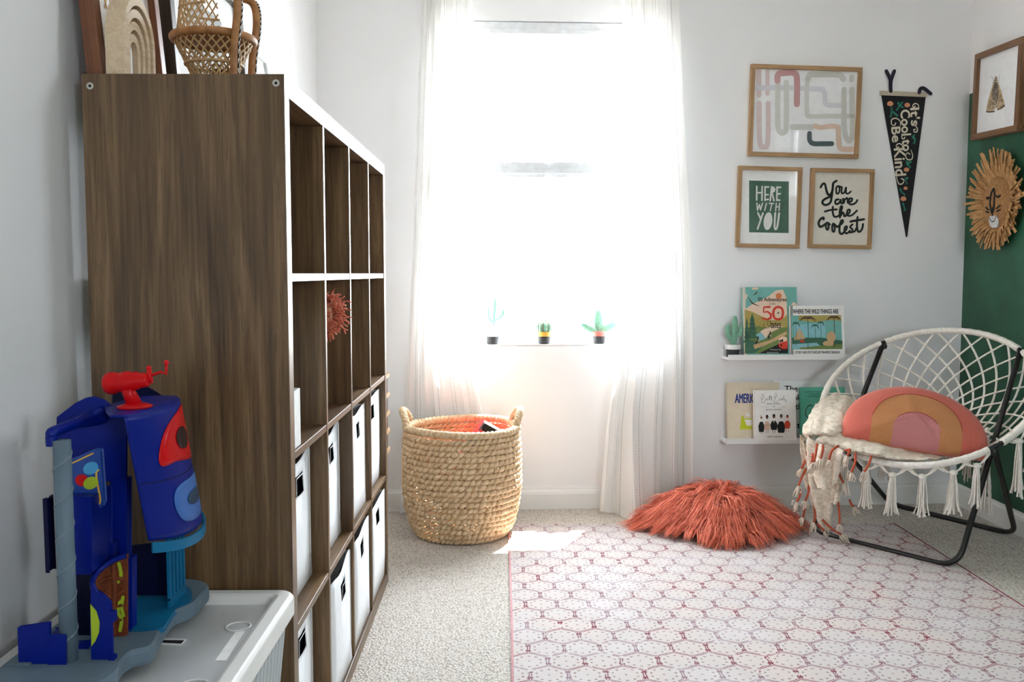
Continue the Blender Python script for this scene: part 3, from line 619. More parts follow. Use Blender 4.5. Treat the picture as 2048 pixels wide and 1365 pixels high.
for k in range(1500):                                           # locks of fur: strands that start side by side and close to a tip
    a = rnd.uniform(0, 2*math.pi); q = 1-math.sqrt(rnd.uniform(0, 1)); p = fpil(a, q); e = 1e-2
    n_ = np.cross(fpil(a+e, q)-p, fpil(a, min(q+e, .995))-p); n_ = n_/max(np.linalg.norm(n_), 1e-9)
    if n_[2] < 0: n_ = -n_
    cl = noise.noise_vector(Vector((p[0]*13, p[1]*13, 1.7))); out = np.array([p[0]-crown[0], p[1]-crown[1], 0.0]); d0 = np.linalg.norm(out); out = out/max(d0, 1e-6)
    sw = rnd.gauss(0, 0.22); dr = out+np.array([cl[0]*0.8-out[1]*sw, cl[1]*0.8+out[0]*sw-0.1, 0.0]); dr /= np.linalg.norm(dr)
    l = rnd.uniform(0.055, 0.10); lift = rnd.uniform(0.35, 0.75)*(1.25 if d0 < 0.08 else 1.0); side0 = np.cross(dr, n_); side0 /= max(np.linalg.norm(side0), 1e-9)
    for m_ in range(11):
        o_ = side0*rnd.gauss(0, 0.009)+dr*rnd.gauss(0, 0.012); tip = 0.55; li = l*rnd.uniform(0.8, 1.1); w = rnd.uniform(0.0012, 0.0024); c_ = rnd.gauss(0, 0.008)
        P = [p+o_, p+o_*0.95+(n_*lift*1.3+dr*0.5)*li*0.3, p+o_*0.7+side0*c_+(n_*lift*1.15+dr*0.9)*li*0.6+np.array([0, 0, -0.12*li]), p+o_*tip+side0*c_*0.6+(n_*lift*0.7+dr*1.08)*li+np.array([0, 0, -0.5*li])]
        for q_ in P: q_[2] = max(q_[2], 0.0105)
        P = cr(P, 2); up_ = n_*rnd.uniform(-.6, .6); side = side0+up_; side /= np.linalg.norm(side); o = len(vs); n = len(P)
        for i, q_ in enumerate(P):
            ww = w*(1-(i/(n-1))**2*0.92); vs += [q_+side*ww, q_-side*ww]
        fs += [(o+2*i, o+2*i+1, o+2*i+3, o+2*i+2) for i in range(n-1)]
b.add(vs, fs); fo = b.build('fur', fur, t, smooth=True); fo['kind'] = 'stuff'

# ---------------------------------------------------------------- woven basket
straw = mat('natural_water_hyacinth', (230, 204, 168), (196, 162, 120), scale=45, stretch=(1, 1, 1), rough=0.6, bump=0.4, bscale=160, contrast=(0.3, 0.7))
straw2 = mat('pale_twisted_rush', (222, 198, 164), (196, 164, 122), scale=60, rough=0.6, bump=0.4, bscale=200)
bc = np.array([-0.178, 3.875, 0.0]); t = thing('woven_basket', 'round natural woven basket with two loop handles below the window', 'basket', (bc[0], bc[1], 0))
def brad(z): return float(np.interp(z, [0, 0.02, 0.06, 0.12, 0.22, 0.36, 0.45], [0.178, 0.192, 0.212, 0.228, 0.240, 0.237, 0.231]))
b = MB(); rnd = random.Random(3); rows = 19
for j in range(rows):
    z = 0.014+j*0.0228; R_ = brad(z); N = 360; off = rnd.uniform(0, 6.28); lobes = 29+rnd.choice((-1, 0, 1)); gap = rnd.random() < 0.25
    for s_ in (0, 1):
        pts = []; rr = []
        for k in range(N):
            a = 2*math.pi*k/N; q = lobes*a+off+s_*math.pi+1.5*noise.noise(Vector((a*4.5, j*0.9, 2.2)))
            zz = z+0.0072*math.sin(q)*(0.8+0.5*noise.noise(Vector((a*3, j, s_))))+0.003*noise.noise(Vector((a*2, j*3, 5)))
            r = R_+0.0068*math.cos(q)+0.003*noise.noise(Vector((a*6, j*2, s_*7)))
            pts.append((bc[0]+r*math.cos(a), bc[1]+r*math.sin(a), zz)); rr.append((0.0096 if not gap else 0.0084)*(0.72+0.38*max(0, math.cos(q))+0.12*noise.noise(Vector((a*9, j, s_*3)))))
        b.tube(pts, rr, 7, True)
b.build('woven_side', straw, t, smooth=True)
b = MB(); b.lathe([(0.185, 0.004), (0.185, 0.016), (0.1, 0.018), (0.001, 0.018)], 48, tuple(bc)); b.build('basket_bottom', straw, t, smooth=True)
b = MB()
for k in range(26):
    a = 2*math.pi*k/26; b.tube([(bc[0]+(brad(z)+0.012)*math.cos(a), bc[1]+(brad(z)+0.012)*math.sin(a), z) for z in np.linspace(0.03, 0.43, 14)], 0.0012, 5)
b.build('stitching_cords', straw2, t)
def twist(b, pts, r, n_tw, mi=0, closed=False):                 # two-ply rope with bulging turns
    P = [np.array(p) for p in pts]; n = len(P)
    for s_ in (0, 1):
        Q = []; rr = []
        for i, p in enumerate(P):
            tg = P[(i+1) % n if closed else min(i+1, n-1)]-P[(i-1) % n if closed else max(i-1, 0)]; tg /= max(np.linalg.norm(tg), 1e-9)
            a_ = np.cross(tg, (0, 0, 1.0)); a_ = a_ if np.linalg.norm(a_) > 0.1 else np.cross(tg, (1.0, 0, 0)); a_ /= np.linalg.norm(a_); c_ = np.cross(a_, tg); q = 2*math.pi*n_tw*i/n+s_*math.pi
            Q.append(p+(a_*math.cos(q)+c_*math.sin(q))*r*0.5); rr.append(r*(0.72+0.08*math.cos(2*q)))
        b.tube(Q, rr, 8, closed, mi)
b = MB(); twist(b, [(bc[0]+0.231*math.cos(2*math.pi*k/300), bc[1]+0.231*math.sin(2*math.pi*k/300), 0.453+0.004*math.sin(4*math.pi*k/300)) for k in range(300)], 0.015, 34, closed=True)
b.build('rolled_rim', straw2, t, smooth=True)
for s_ in (-1, 1):
    P_ = []
    for q in np.linspace(0, 1, 60):
        a = (q-.5)*1.0; hgt = 0.068*math.sin(math.pi*q)**0.55; r = 0.233+0.014*math.sin(math.pi*q)
        ang = (math.pi if s_ < 0 else 0)+a*0.62*(-s_)+(0.12 if s_ > 0 else 0.0)
        P_.append((bc[0]+r*math.cos(ang), bc[1]+r*math.sin(ang), 0.455+hgt))
    b = MB(); twist(b, P_, 0.0135, 9); b.build('loop_handle', straw2, t, smooth=True)
# toy car nosing out of the basket
t = thing('toy_car', 'red, white and black toy car standing on end inside the woven basket', 'toy', (-0.14, 3.90, 0.02))
M = Matrix.Translation((-0.165, 3.93, 0.238)) @ Matrix.Scale(1.2, 4) @ Matrix.Rotation(RAD(-12), 4, 'Z') @ Matrix.Rotation(RAD(-56), 4, 'Y') @ Matrix.Rotation(RAD(-65), 4, 'X')
redp = mat('red_toy_plastic', (206, 46, 48), rough=0.35); whp = mat('white_toy_plastic', (236, 234, 230), rough=0.35); blp = mat('black_rubber', (28, 28, 30), rough=0.6)
b = MB(); b.prism([(-0.2, -0.03), (0.17, -0.03), (0.2, -0.01), (0.2, 0.02), (0.12, 0.035), (0.06, 0.075), (-0.08, 0.075), (-0.13, 0.035), (-0.2, 0.03)], -0.055, 0.055); b.xf(M); b.build('car_body', redp, t, bevel=0.006)
b = MB(); b.prism([(0.05, 0.045), (0.1, 0.04), (0.055, 0.07), (-0.07, 0.07), (-0.1, 0.045)], -0.0565, 0.0565); b.box(0.196, 0.203, -0.05, 0.05, -0.012, 0.016); b.xf(M); b.build('white_panels', whp, t)
b = MB(); b.box(-0.17, 0.15, -0.045, 0.045, -0.036, -0.028); b.box(0.17, 0.206, -0.056, 0.056, -0.024, -0.004); b.xf(M); b.build('black_underside', blp, t, bevel=0.003)
for x in (-0.12, 0.12):
    for s_ in (-1, 1):
        b = MB(); b.lathe([(0.0, -0.012), (0.03, -0.012), (0.036, -0.006), (0.036, 0.006), (0.03, 0.012), (0, 0.012)], 24, caps=False); b.xf(M @ Matrix.Translation((x, s_*0.062, -0.03)) @ Matrix.Rotation(RAD(90), 4, 'X')); b.build('wheel', blp, t, smooth=True)

# ---------------------------------------------------------------- felt cacti
felt_g = mat('sage_green_felt', (134, 182, 156), (108, 158, 132), scale=70, rough=0.95, bump=0.3, bscale=220, sheen=0.3); felt_l = mat('mint_green_felt', (150, 206, 184), (128, 186, 164), scale=70, rough=0.95, bump=0.3, bscale=220, sheen=0.3)
potb = mat('charcoal_pot', (52, 54, 58), (44, 46, 50), rough=0.7); potw = mat('white_pot_band', (240, 238, 236), rough=0.6); poty = mat('mustard_pot_band', (226, 178, 74), rough=0.6); potc = mat('coral_pot_band', (232, 118, 106), rough=0.6)
brown = mat('brown_stitching', (150, 112, 84), rough=0.9)
def cactus(kind, base, band, label, s=1.0, felt=None):
    t = thing('felt_cactus', label, 'cactus', base, 'little felt cacti in two-colour pots'); x, y, z = base; felt = felt or felt_g
    b = MB(); b.lathe([(0.024*s, 0.0), (0.0285*s, 0.004*s), (0.0305*s, 0.036*s)], 28, base); b.build('pot', potb, t, smooth=False)
    b = MB(); b.lathe([(0.031*s, 0.036*s), (0.0345*s, 0.037*s), (0.035*s, 0.058*s), (0.031*s, 0.058*s), (0.029*s, 0.052*s)], 28, base); b.build('pot_band', band, t)
    zz = z+0.05*s
    def arm(nm, pts, r):
        b = MB(); P = cr(pts, 6); n = len(P); b.tube(P, [r*min(1.0, 0.45+3.2*(n-1-i)/n, 0.7+i*0.2) for i in range(n)], 12); b.build(nm, felt, t, smooth=True)
    if kind == 'saguaro':
        arm('stem', [(x, y, zz), (x+0.004, y, zz+0.06), (x+0.008, y, zz+0.11), (x+0.012, y, zz+0.165)], 0.0095)
        arm('branch', [(x+0.006, y, zz+0.055), (x+0.03, y, zz+0.07), (x+0.046, y, zz+0.088), (x+0.052, y, zz+0.112)], 0.0085)
        arm('branch', [(x+0.006, y, zz+0.045), (x-0.012, y, zz+0.06), (x-0.022, y, zz+0.085), (x-0.018, y, zz+0.12)], 0.0085)
    elif kind == 'barrel':
        b = MB(); b.sphere((x, y, zz+0.026), (0.038, 0.036, 0.036), 48, 20, fn=lambda d: 1+0.07*math.cos(9*math.atan2(d[1], d[0]))); b.build('ball', felt, t, smooth=True)
        b = MB()
        for k in range(9):
            a = 2*math.pi*(k+0.5)/9; b.tube([(x+0.0375*math.sin(th)*math.cos(a), y+0.0355*math.sin(th)*math.sin(a), zz+0.026+0.0355*math.cos(th)) for th in np.linspace(0.25, 2.3, 12)], 0.0012, 5)
        b.build('rib_stitching', brown, t)
        b = MB(); 
        for k in range(9):
            a = 2*math.pi*k/9; b.tube([(x+0.01*math.cos(a), y+0.01*math.sin(a), zz+0.058), (x+0.018*math.cos(a), y+0.018*math.sin(a), zz+0.07)], [0.003, 0.0012], 5)
        b.build('top_tuft', felt, t)
    else:
        def pad(nm, c, r, rot):
            b = MB(); b.sphere((0, 0, 0), r, 20, 14); b.xf(Matrix.Translation(c) @ Matrix.Rotation(rot, 4, 'Y')); b.build(nm, felt, t, smooth=True)
        pad('pad', (x-0.002, y, zz+0.05), (0.022, 0.012, 0.058), RAD(-3)); pad('pad', (x+0.044, y-0.004, zz+0.026), (0.02, 0.011, 0.046), RAD(60)); pad('pad', (x-0.048, y-0.004, zz+0.022), (0.018, 0.011, 0.042), RAD(-62))
sd = -0.035
for kind, px, band, lab, s_ in (('saguaro', 985, potw, 'tall branching felt cactus on the window sill, white-banded pot', 0.98), ('barrel', 1088, poty, 'round felt cactus on the window sill, mustard-banded pot', 0.98), ('paddle', 1198, potc, 'three-lobed felt cactus on the window sill, coral-banded pot', 0.98)):
    p = PW(px, 690, sd); cactus(kind, (float(p[0]), float(p[1]), WO[2]+0.0045), band, lab, s_, felt_l if kind == 'saguaro' else None)

# ---------------------------------------------------------------- picture ledges and books
ledgew = mat('white_ledge_lacquer', (240, 240, 239), (236, 236, 235), scale=10, rough=0.4)
def ledge(label, u0, u1, z):
    t = thing('picture_ledge', label, 'shelf', wp((u0+u1)/2, z, 0), 'white picture ledges on the window wall'); M = wallmat(0, 0)
    b = MB(); b.box(u0, u1, -0.012, -0.0005, z, z+0.047); b.xf(M); b.build('back_strip', ledgew, t, bevel=0.001)
    b = MB(); b.box(u0, u1, -0.092, -0.012, z, z+0.011); b.xf(M); b.build('shelf_board', ledgew, t, bevel=0.001)
    b = MB(); b.box(u0, u1, -0.104, -0.092, z, z+0.025); b.xf(M); b.build('front_lip', ledgew, t, bevel=0.001)
ledge('upper white picture ledge with a cactus and two books', 1.018, 1.566, 0.700)
ledge('lower white picture ledge half hidden by the round chair', 1.016, 1.62, 0.313)
pages = mat('cream_book_pages', (232, 226, 212), (214, 206, 190), scale=8, stretch=(1, 300, 1), rough=0.9)
INK = lambda nm, c, r=0.75: mat(nm, c, tuple(max(0, x-8) for x in c), scale=40, rough=r)
def book(label, x0, x1, z0, z1, d0, thick, cover, ang=7, name='picture_book', yaw=0.0, spine=None):
    # local x right, -y to the room, z up; the back of the book starts d0 in front of the wall and leans on it
    M = wallmat((x0+x1)/2, z0+thick*math.sin(RAD(ang))+0.0003, d0) @ Matrix.Rotation(yaw, 4, 'Z') @ Matrix.Rotation(RAD(-ang), 4, 'X'); t = thing(name, label, 'book', mat=M); w, h = (x1-x0)/2, z1-z0
    b = MB(); b.box(-w, w, -thick, -thick+0.0022, 0, h); b.box(-w, w, -0.0022, 0, 0, h); b.box(-w, -w+0.0022, -thick, 0, 0, h); b.build('cover', cover, t, world=False, bevel=0.0006)
    b = MB(); b.box(-w+0.002, w-0.004, -thick+0.002, -0.002, 0.003, h-0.003); b.build('page_block', pages, t, world=False)
    if spine:
        b = MB(); b.box(-w-0.0004, -w+0.012, -thick-0.0004, -thick+0.001, 0, h); b.build('spine_cloth', spine, t, world=False)
    Y = -thick-0.0006
    Minv = M.inverted(); nrm = np.array((M.to_3x3() @ Vector((0, 1, 0)))[:]); p0 = np.array((M @ Vector((0, Y, 0)))[:])
    def at(px, py): q = Minv @ Vector(hit(px, py, nrm, p0)); return (q.x, q.z)     # a place on the cover
    return t, w, h, Y, at
def crop(x0, y0, s): return lambda cx, cy: (x0+cx/s, y0+cy/s)
K4 = crop(1430, 550, 2048/290); K5 = crop(1430, 740, 2048/290)
I = dict(teal=INK('teal_print', (122, 184, 174)), cloud=INK('peach_cloud_print', (236, 208, 184)), sun=INK('orange_print', (222, 130, 82)), hill=INK('mustard_hill_print', (176, 158, 88)), pine=INK('pine_green_print', (66, 110, 88)),
         grass=INK('meadow_green_print', (118, 138, 78)), lake=INK('lake_blue_print', (140, 196, 204)), black=INK('black_print', (34, 32, 30)), red=INK('red_print', (214, 62, 44)), tan=INK('tan_print', (206, 172, 128)), white=INK('white_print', (246, 244, 240)), brown=INK('brown_print', (88, 62, 50)))
IL = list(I.values()); IX = {k: i for i, k in enumerate(I)}
# 50 Adventures in the 50 States
t, w, h, Y, at = book('tall teal picture book with a red 50 on the upper ledge', 1.098, 1.352, 0.7115, 1.03, 0.062, 0.02, I['teal'], 8, spine=INK('pale_spine', (226, 214, 196)))
A = lambda *q: [at(*K4(x, y)) for x, y in q]; zc = lambda p: max(p[1], 0.001)
b = MB(); y = Y
b.poly(A((420, 490), (520, 420), (640, 360), (760, 300), (860, 220), (960, 210), (1010, 330), (1020, 640), (420, 640)), y, IX['cloud']); y -= 1e-4
b.ell(*A((900, 300))[0], 0.014, 0.014, y, IX['sun']); b.poly(A((515, 190), (560, 175), (620, 185), (600, 208), (530, 212)), y, IX['cloud']); b.poly(A((1070, 430), (1110, 380), (1150, 410), (1160, 440)), y, IX['cloud']); b.poly(A((420, 330), (440, 265), (460, 290), (440, 350)), y, IX['cloud']); y -= 1e-4
b.poly(A((420, 490), (520, 520), (640, 580), (800, 640), (930, 640), (1020, 560), (1030, 800), (420, 800)), y, IX['hill']); y -= 1e-4
b.poly(A((420, 760), (600, 720), (740, 760), (1030, 740), (1030, 1110), (420, 1110)), y, IX['grass']); b.poly(A((560, 860), (660, 800), (740, 890), (640, 930)), y-5e-5, IX['lake']); b.poly(A((640, 800), (740, 740), (900, 720), (960, 730), (760, 830), (720, 900)), y-8e-5, IX['cloud']); y -= 2e-4
for cx, top, wd_ in ((525, 580, 85), (450, 640, 50)):
    for k in range(5):
        zz = top+k*62; q = wd_*(0.4+k*0.16); b.poly(A((cx, zz-40), (cx+q, zz+70), (cx-q, zz+70)), y, IX['pine'])
b.poly(A((430, 900), (600, 950), (700, 990), (560, 1110), (430, 1110)), y-5e-5, IX['pine']); y -= 2e-4
b.poly(A((540, 990), (760, 930), (1000, 800), (1020, 840), (860, 930), (700, 1000), (560, 1050)), y, IX['tan']); b.poly(A((620, 1110), (700, 1070), (900, 980), (1030, 960), (1030, 1110)), y, IX['black']); y -= 1e-4
for (ax, ay), (bx, by), (cx, cy) in (((465, 310), (530, 400), (630, 445)), ((540, 292), (575, 262), (600, 236))): b.stroke(A((ax, ay), (bx, by), (cx, cy)), [0.001, 0.006, 0.001], y, IX['brown'], 6)
for cx, cy in ((770, 860), (600, 930)):                        # cyclists
    for o in (-28, 40): b.stroke([at(*K4(cx+o+24*math.cos(q), cy+45+24*math.sin(q))) for q in np.linspace(0, 6.28, 14)], 0.0008, y, IX['brown'])
    b.stroke(A((cx-20, cy+40), (cx, cy-10), (cx+10, cy-40)), 0.006, y, IX['black']); b.ell(*A((cx+8, cy-55))[0], 0.003, 0.003, y, IX['brown']); b.stroke(A((cx, cy-10), (cx+30, cy+10)), 0.0025, y, IX['cloud'])
b.poly(A((900, 900), (960, 870), (1010, 880), (1025, 960), (1020, 1040), (960, 1045), (905, 1010)), y, IX['cloud']); b.poly(A((898, 970), (1022, 930), (1020, 1045), (955, 1050), (900, 1015)), y-5e-5, IX['red']); b.ell(*A((935, 995))[0], 0.0035, 0.0045, y-9e-5, IX['black']); b.poly(A((905, 930), (960, 905), (965, 945), (910, 960)), y-9e-5, IX['brown'])
b.build('cover_picture', IL, t, world=False)
b = MB(); y -= 4e-4
def tx(s_, c0, c1, mi, rot=0, bold=0): p, q = A(c0, c1); text(b, s_, p[0], q[0], q[1], p[1], y, mi, rot, bold)
tx('50 Adventures', (605, 320), (1010, 375), 1, 0.0, 0.0003); tx('in the', (770, 396), (850, 420), 1)
b.stroke(A((790, 665), (740, 665), (745, 710), (770, 735), (720, 755), (680, 725), (700, 690)), 0.0018, y, 1, 6); tx('tates', (778, 672), (930, 752), 1, 0, 0.0003); tx('Written by', (775, 1050), (930, 1070), 2); tx('Illustrated by', (735, 1090), (895, 1108), 2)
b.build('title_lettering', [I['red'], I['black'], I['white']], t, world=False)
b = MB()
for pts in (((770, 455), (690, 458), (684, 530), (740, 520), (790, 560), (785, 610), (730, 635), (672, 615)),): b.stroke(A(*pts), [0.0095, 0.008, 0.0075, 0.008, 0.0115, 0.0115, 0.008, 0.008], y, 0)
b.stroke(A((890, 455), (945, 480), (958, 545), (940, 610), (890, 630), (840, 610), (822, 545), (840, 480)), 0.0105, y, 0, 5, True)
st = A((893, 540))[0]; b.poly([(st[0]+0.0062*(1 if k % 2 == 0 else 0.42)*math.sin(k*math.pi/5), st[1]+0.0062*(1 if k % 2 == 0 else 0.42)*math.cos(k*math.pi/5)) for k in range(10)], y-1e-4, 1)
b.build('large_red_numeral', [I['red'], I['black']], t, world=False)
# Where the Wild Things Are: palms, a yacht and water
t, w, h, Y, at = book('landscape picture book of palm trees on the right of the upper ledge', 1.309, 1.562, 0.7115, 0.945, 0.085, 0.016, I['white'], 6, spine=INK('grey_spine', (150, 152, 146)))
b = MB(); y = Y
b.poly(A((1075, 575), (1780, 570), (1800, 1050), (1090, 1055)), y, IX['teal']); y -= 1e-4
b.poly(A((1180, 575), (1780, 570), (1782, 650), (1600, 640), (1400, 670), (1180, 640)), y, IX['hill']); b.poly(A((1120, 700), (1560, 680), (1560, 880), (1130, 890)), y, IX['lake']); b.poly(A((1085, 890), (1500, 890), (1800, 930), (1800, 1000), (1090, 1000)), y-5e-5, IX['pine']); b.poly(A((1090, 980), (1430, 960), (1500, 1010), (1100, 1040)), y-8e-5, IX['lake']); b.poly(A((1200, 1030), (1500, 1000), (1798, 980), (1800, 1050), (1200, 1052)), y-1.2e-4, IX['grass']); y -= 2e-4
b.poly(A((1190, 745), (1110, 920), (1200, 915)), y, IX['tan']); b.poly(A((1200, 760), (1275, 905), (1205, 915)), y, IX['tan']); b.poly(A((1190, 925), (1275, 925), (1250, 952), (1210, 955)), y, IX['red']); y -= 1e-4
for cx, top, bot, sz in ((1310, 620, 1040, 130), (1680, 610, 1030, 110), (1410, 720, 960, 60), (1490, 680, 940, 55), (1140, 690, 1010, 60)):
    b.stroke(A((cx, top), (cx+8, (top+bot)/2), (cx+2, bot)), 0.003 if sz > 80 else 0.0018, y, IX['pine'] if cx != 1680 else IX['brown'])
    for k in range(7):
        a = -0.25+k*0.58; ex, ey = cx+sz*math.cos(a), top-sz*0.45*math.sin(a)+25; b.stroke(A((cx, top), ((cx+ex)/2, (top+ey)/2-18), (ex, ey+18)), [0.0025, 0.004, 0.0008], y-5e-5, IX['brown'] if sz > 80 else IX['pine'], 4)
b.ell(*A((1640, 880))[0], 0.021, 0.026, y-1e-4, IX['tan']); b.ell(*A((1600, 970))[0], 0.026, 0.012, y-1.4e-4, IX['tan'])     # a plain boulder in place of the drawn creature
b.build('cover_picture', IL, t, world=False); b = MB(); y -= 5e-4
tx('WHERE THE WILD THINGS ARE', (1098, 487), (1742, 548), 0, 0, 0.0004); tx('STORY AND PICTURES BY MAURICE SENDAK', (1130, 1078), (1765, 1112), 0, 0, 0.0002); b.build('title_lettering', [I['black']], t, world=False)
# lower ledge
A = lambda *q: [at(*K5(x, y)) for x, y in q]
cream = INK('cream_book_cover', (232, 219, 194)); lime = INK('lime_print', (208, 216, 52)); navy = INK('royal_blue_print', (36, 58, 140)); mint = INK('mint_book_cover', (104, 196, 170)); palew = INK('soft_white_cover', (248, 246, 242)); gwhite = INK('cool_white_cover', (242, 244, 242)); dkgreen = INK('deep_green_print', (20, 62, 52)); blush = INK('blush_print', (226, 190, 168)); skinb = INK('brown_skin_print', (104, 62, 46)); orange = INK('orange_coat_print', (206, 78, 44)); gold = INK('mustard_print', (208, 164, 92))
t, w, h, Y, at = book('cream book lettered AME in blue at the left end of the lower ledge', 1.034, 1.282, 0.3245, 0.588, 0.045, 0.014, cream, 6)
b = MB(); tt = A((290, 340), (520, 475))
y = Y; text(b, 'AMERICA', A((285, 470))[0][0], A((285, 470))[0][0]+0.112, A((285, 470))[0][1], A((285, 340))[0][1], y, 0, 0, 0.0012); b.build('title_lettering', [navy], t, world=False)
b = MB(); b.stroke(A((450, 285), (520, 262), (580, 285), (640, 262), (700, 280)), 0.0006, y, 0, 6); b.build('scroll_print', INK('grey_scroll', (120, 112, 120)), t, world=False)
b = MB(); b.poly(A((375, 650), (400, 650), (420, 690), (520, 690), (520, 845), (350, 845)), y, 0); b.poly(A((415, 705), (520, 705), (520, 790), (450, 790)), y-1e-4, 2); b.ell(*A((465, 640))[0], 0.009, 0.007, y-1e-4, 2); b.build('cover_picture', [lime, INK('grey_scroll', (120, 112, 120)), palew], t, world=False)
t, w, h, Y, at = book('white book titled in large black serif words behind the other books', 1.255, 1.478, 0.3245, 0.594, 0.028, 0.012, gwhite, 3)
b = MB(); y = Y
for s_, c0, c1 in (('The', (985, 228), (1170, 305)), ('Book', (985, 355), (1215, 432)), ('With', (985, 480), (1225, 560)), ('No', (985, 615), (1130, 690)), ('Pictures', (985, 745), (1480, 822))):
    tx(s_, c0, c1, 0, 0, 0.0006)
    p, q = A(c0, c1)
b.build('title_lettering', [I['black']], t, world=False)
t, w, h, Y, at = book('mint green book partly covered by the knitted throw', 1.372, 1.585, 0.3245, 0.566, 0.062, 0.014, mint, 5)
b = MB(); y = Y
tx('50 TRUE STORIES OF', (1270, 300), (1560, 325), 0); tx('DARING', (1330, 336), (1490, 358), 0); tx('WOMEN', (1300, 368), (1480, 392), 0)
b.stroke(A((1385, 530), (1360, 500), (1310, 520), (1278, 590), (1290, 660), (1340, 680), (1385, 650)), [0.001, 0.004, 0.003, 0.004, 0.003, 0.001], y, 1, 6)
b.stroke(A((1420, 560), (1400, 600), (1400, 650)), 0.003, y, 1, 4); tx('ada', (1430, 560), (1600, 660), 1, 0, 0.0004); b.build('title_lettering', [dkgreen, I['black']], t, world=False)
t, w, h, Y, at = book('small white book with five drawn figures in front on the lower ledge', 1.146, 1.342, 0.3245, 0.556, 0.088, 0.018, palew, 6)
b = MB(); y = Y
def script(pts, wd_=0.0011, mi=0): b.stroke(A(*pts), wd_, y, mi, 6)
script([(640, 400), (660, 420), (690, 390), (680, 345), (660, 360), (665, 420), (650, 455), (690, 465), (715, 425)]); script([(715, 425), (735, 405), (730, 430), (760, 420)]); script([(765, 425), (775, 360), (772, 430)]); script([(755, 390), (800, 380)]); script([(790, 430), (800, 370), (798, 430), (815, 425)])
script([(825, 390), (850, 400), (875, 360), (860, 330), (845, 360), (850, 410), (830, 450), (870, 455), (905, 425)]); script([(905, 425), (925, 405), (920, 430), (945, 420), (955, 405), (950, 435), (975, 365), (968, 435)]); script([(975, 430), (990, 412), (985, 438), (1005, 428), (1010, 455), (990, 458)])
tx('BOLD WOMEN', (738, 472), (920, 490), 0); tx('IN', (820, 516), (842, 530), 0); tx('BLACK HISTORY', (725, 556), (938, 574), 0); tx('VASHTI HARRISON', (730, 936), (958, 956), 0)
for k, s_ in ((660, 1), (690, 1), (725, 1), (940, -1), (970, -1), (1000, -1)): script([(k-10*s_, 515), (k+6*s_, 527), (k-8*s_, 540)], 0.0009, 1)
b.build('title_lettering', [I['black'], gold], t, world=False)
b = MB(); y = Y-2e-4                                            # five small drawn figures
for cx, hy, hw, mhair, mdress, top, bot, dw in ((655, 672, 34, 0, 1, 735, 880, 44), (735, 672, 40, 1, 2, 730, 850, 44), (832, 662, 42, 1, 1, 720, 850, 52), (935, 662, 38, 1, 1, 730, 890, 58), (1022, 668, 32, 1, 3, 720, 830, 44)):
    mm = {0: 5, 1: 1}[mhair]
    b.ell(*A((cx, hy-12))[0], hw*1.12*1.42e-4, hw*1.25*1.5e-4, y, mm); b.ell(*A((cx, hy+6))[0], hw*0.92*1.42e-4, hw*1.42e-4, y-5e-5, 4 if mdress != 3 else 3)
    b.poly(A((cx-dw*0.45, top), (cx+dw*0.45, top), (cx+dw, (top+bot)/2-10), (cx+dw*0.75, bot), (cx-dw*0.75, bot), (cx-dw, (top+bot)/2-10)), y-2e-5, mdress)
    for o in (-14, 14): b.stroke(A((cx+o, bot), (cx+o, min(bot+45, 900))), 0.0016, y, 4 if mdress == 2 else mdress)
    if cx == 735: b.stroke(A((cx-dw*.8, 782), (cx+dw*.8, 782)), 0.0012, y-8e-5, 4)
    if cx == 655: b.ell(*A((cx-10, 650))[0], 0.0042, 0.0036, y-9e-5, 5)
    if cx == 832: b.poly(A((cx-14, 715), (cx+14, 715), (cx, 755)), y-6e-5, 5)
b.build('cover_picture', [palew, INK('dark_dress_print', (30, 32, 36)), blush, orange, skinb, INK('ivory_print', (232, 222, 200))], t, world=False)
p = wp(1.052, 0.7115, 0.055); cactus('saguaro', tuple(map(float, p)), potw, 'stout green felt cactus at the left end of the upper ledge', 1.0)
ct = [o for o in bpy.data.objects if o.get('label', '').startswith('stout green')][0]
for o in ct.children:                                           # this one is stockier than its kind on the sill
    if o.name.startswith(('stem', 'branch')):
        bpy.data.objects.remove(o)
def arm2(nm, pts, r):
    b = MB(); P = cr([np.array(ct.location)+np.array(q) for q in pts], 6); n = len(P); b.tube(P, [r*min(1.0, 0.35+3.6*(n-1-i)/n, 0.75+i*0.2) for i in range(n)], 14); b.build(nm, felt_g, ct, smooth=True)
arm2('stem', [(0.004, 0, 0.05), (0.004, 0, 0.09), (0.007, 0, 0.13), (0.008, 0, 0.19)], 0.0155); arm2('branch', [(0.005, 0, 0.07), (-0.018, 0, 0.095), (-0.025, 0, 0.12), (-0.018, 0, 0.152)], 0.0125); arm2('branch', [(0.005, 0, 0.09), (0.02, 0.0, 0.1), (0.034, 0.0, 0.115), (0.036, 0.0, 0.148)], 0.0115)

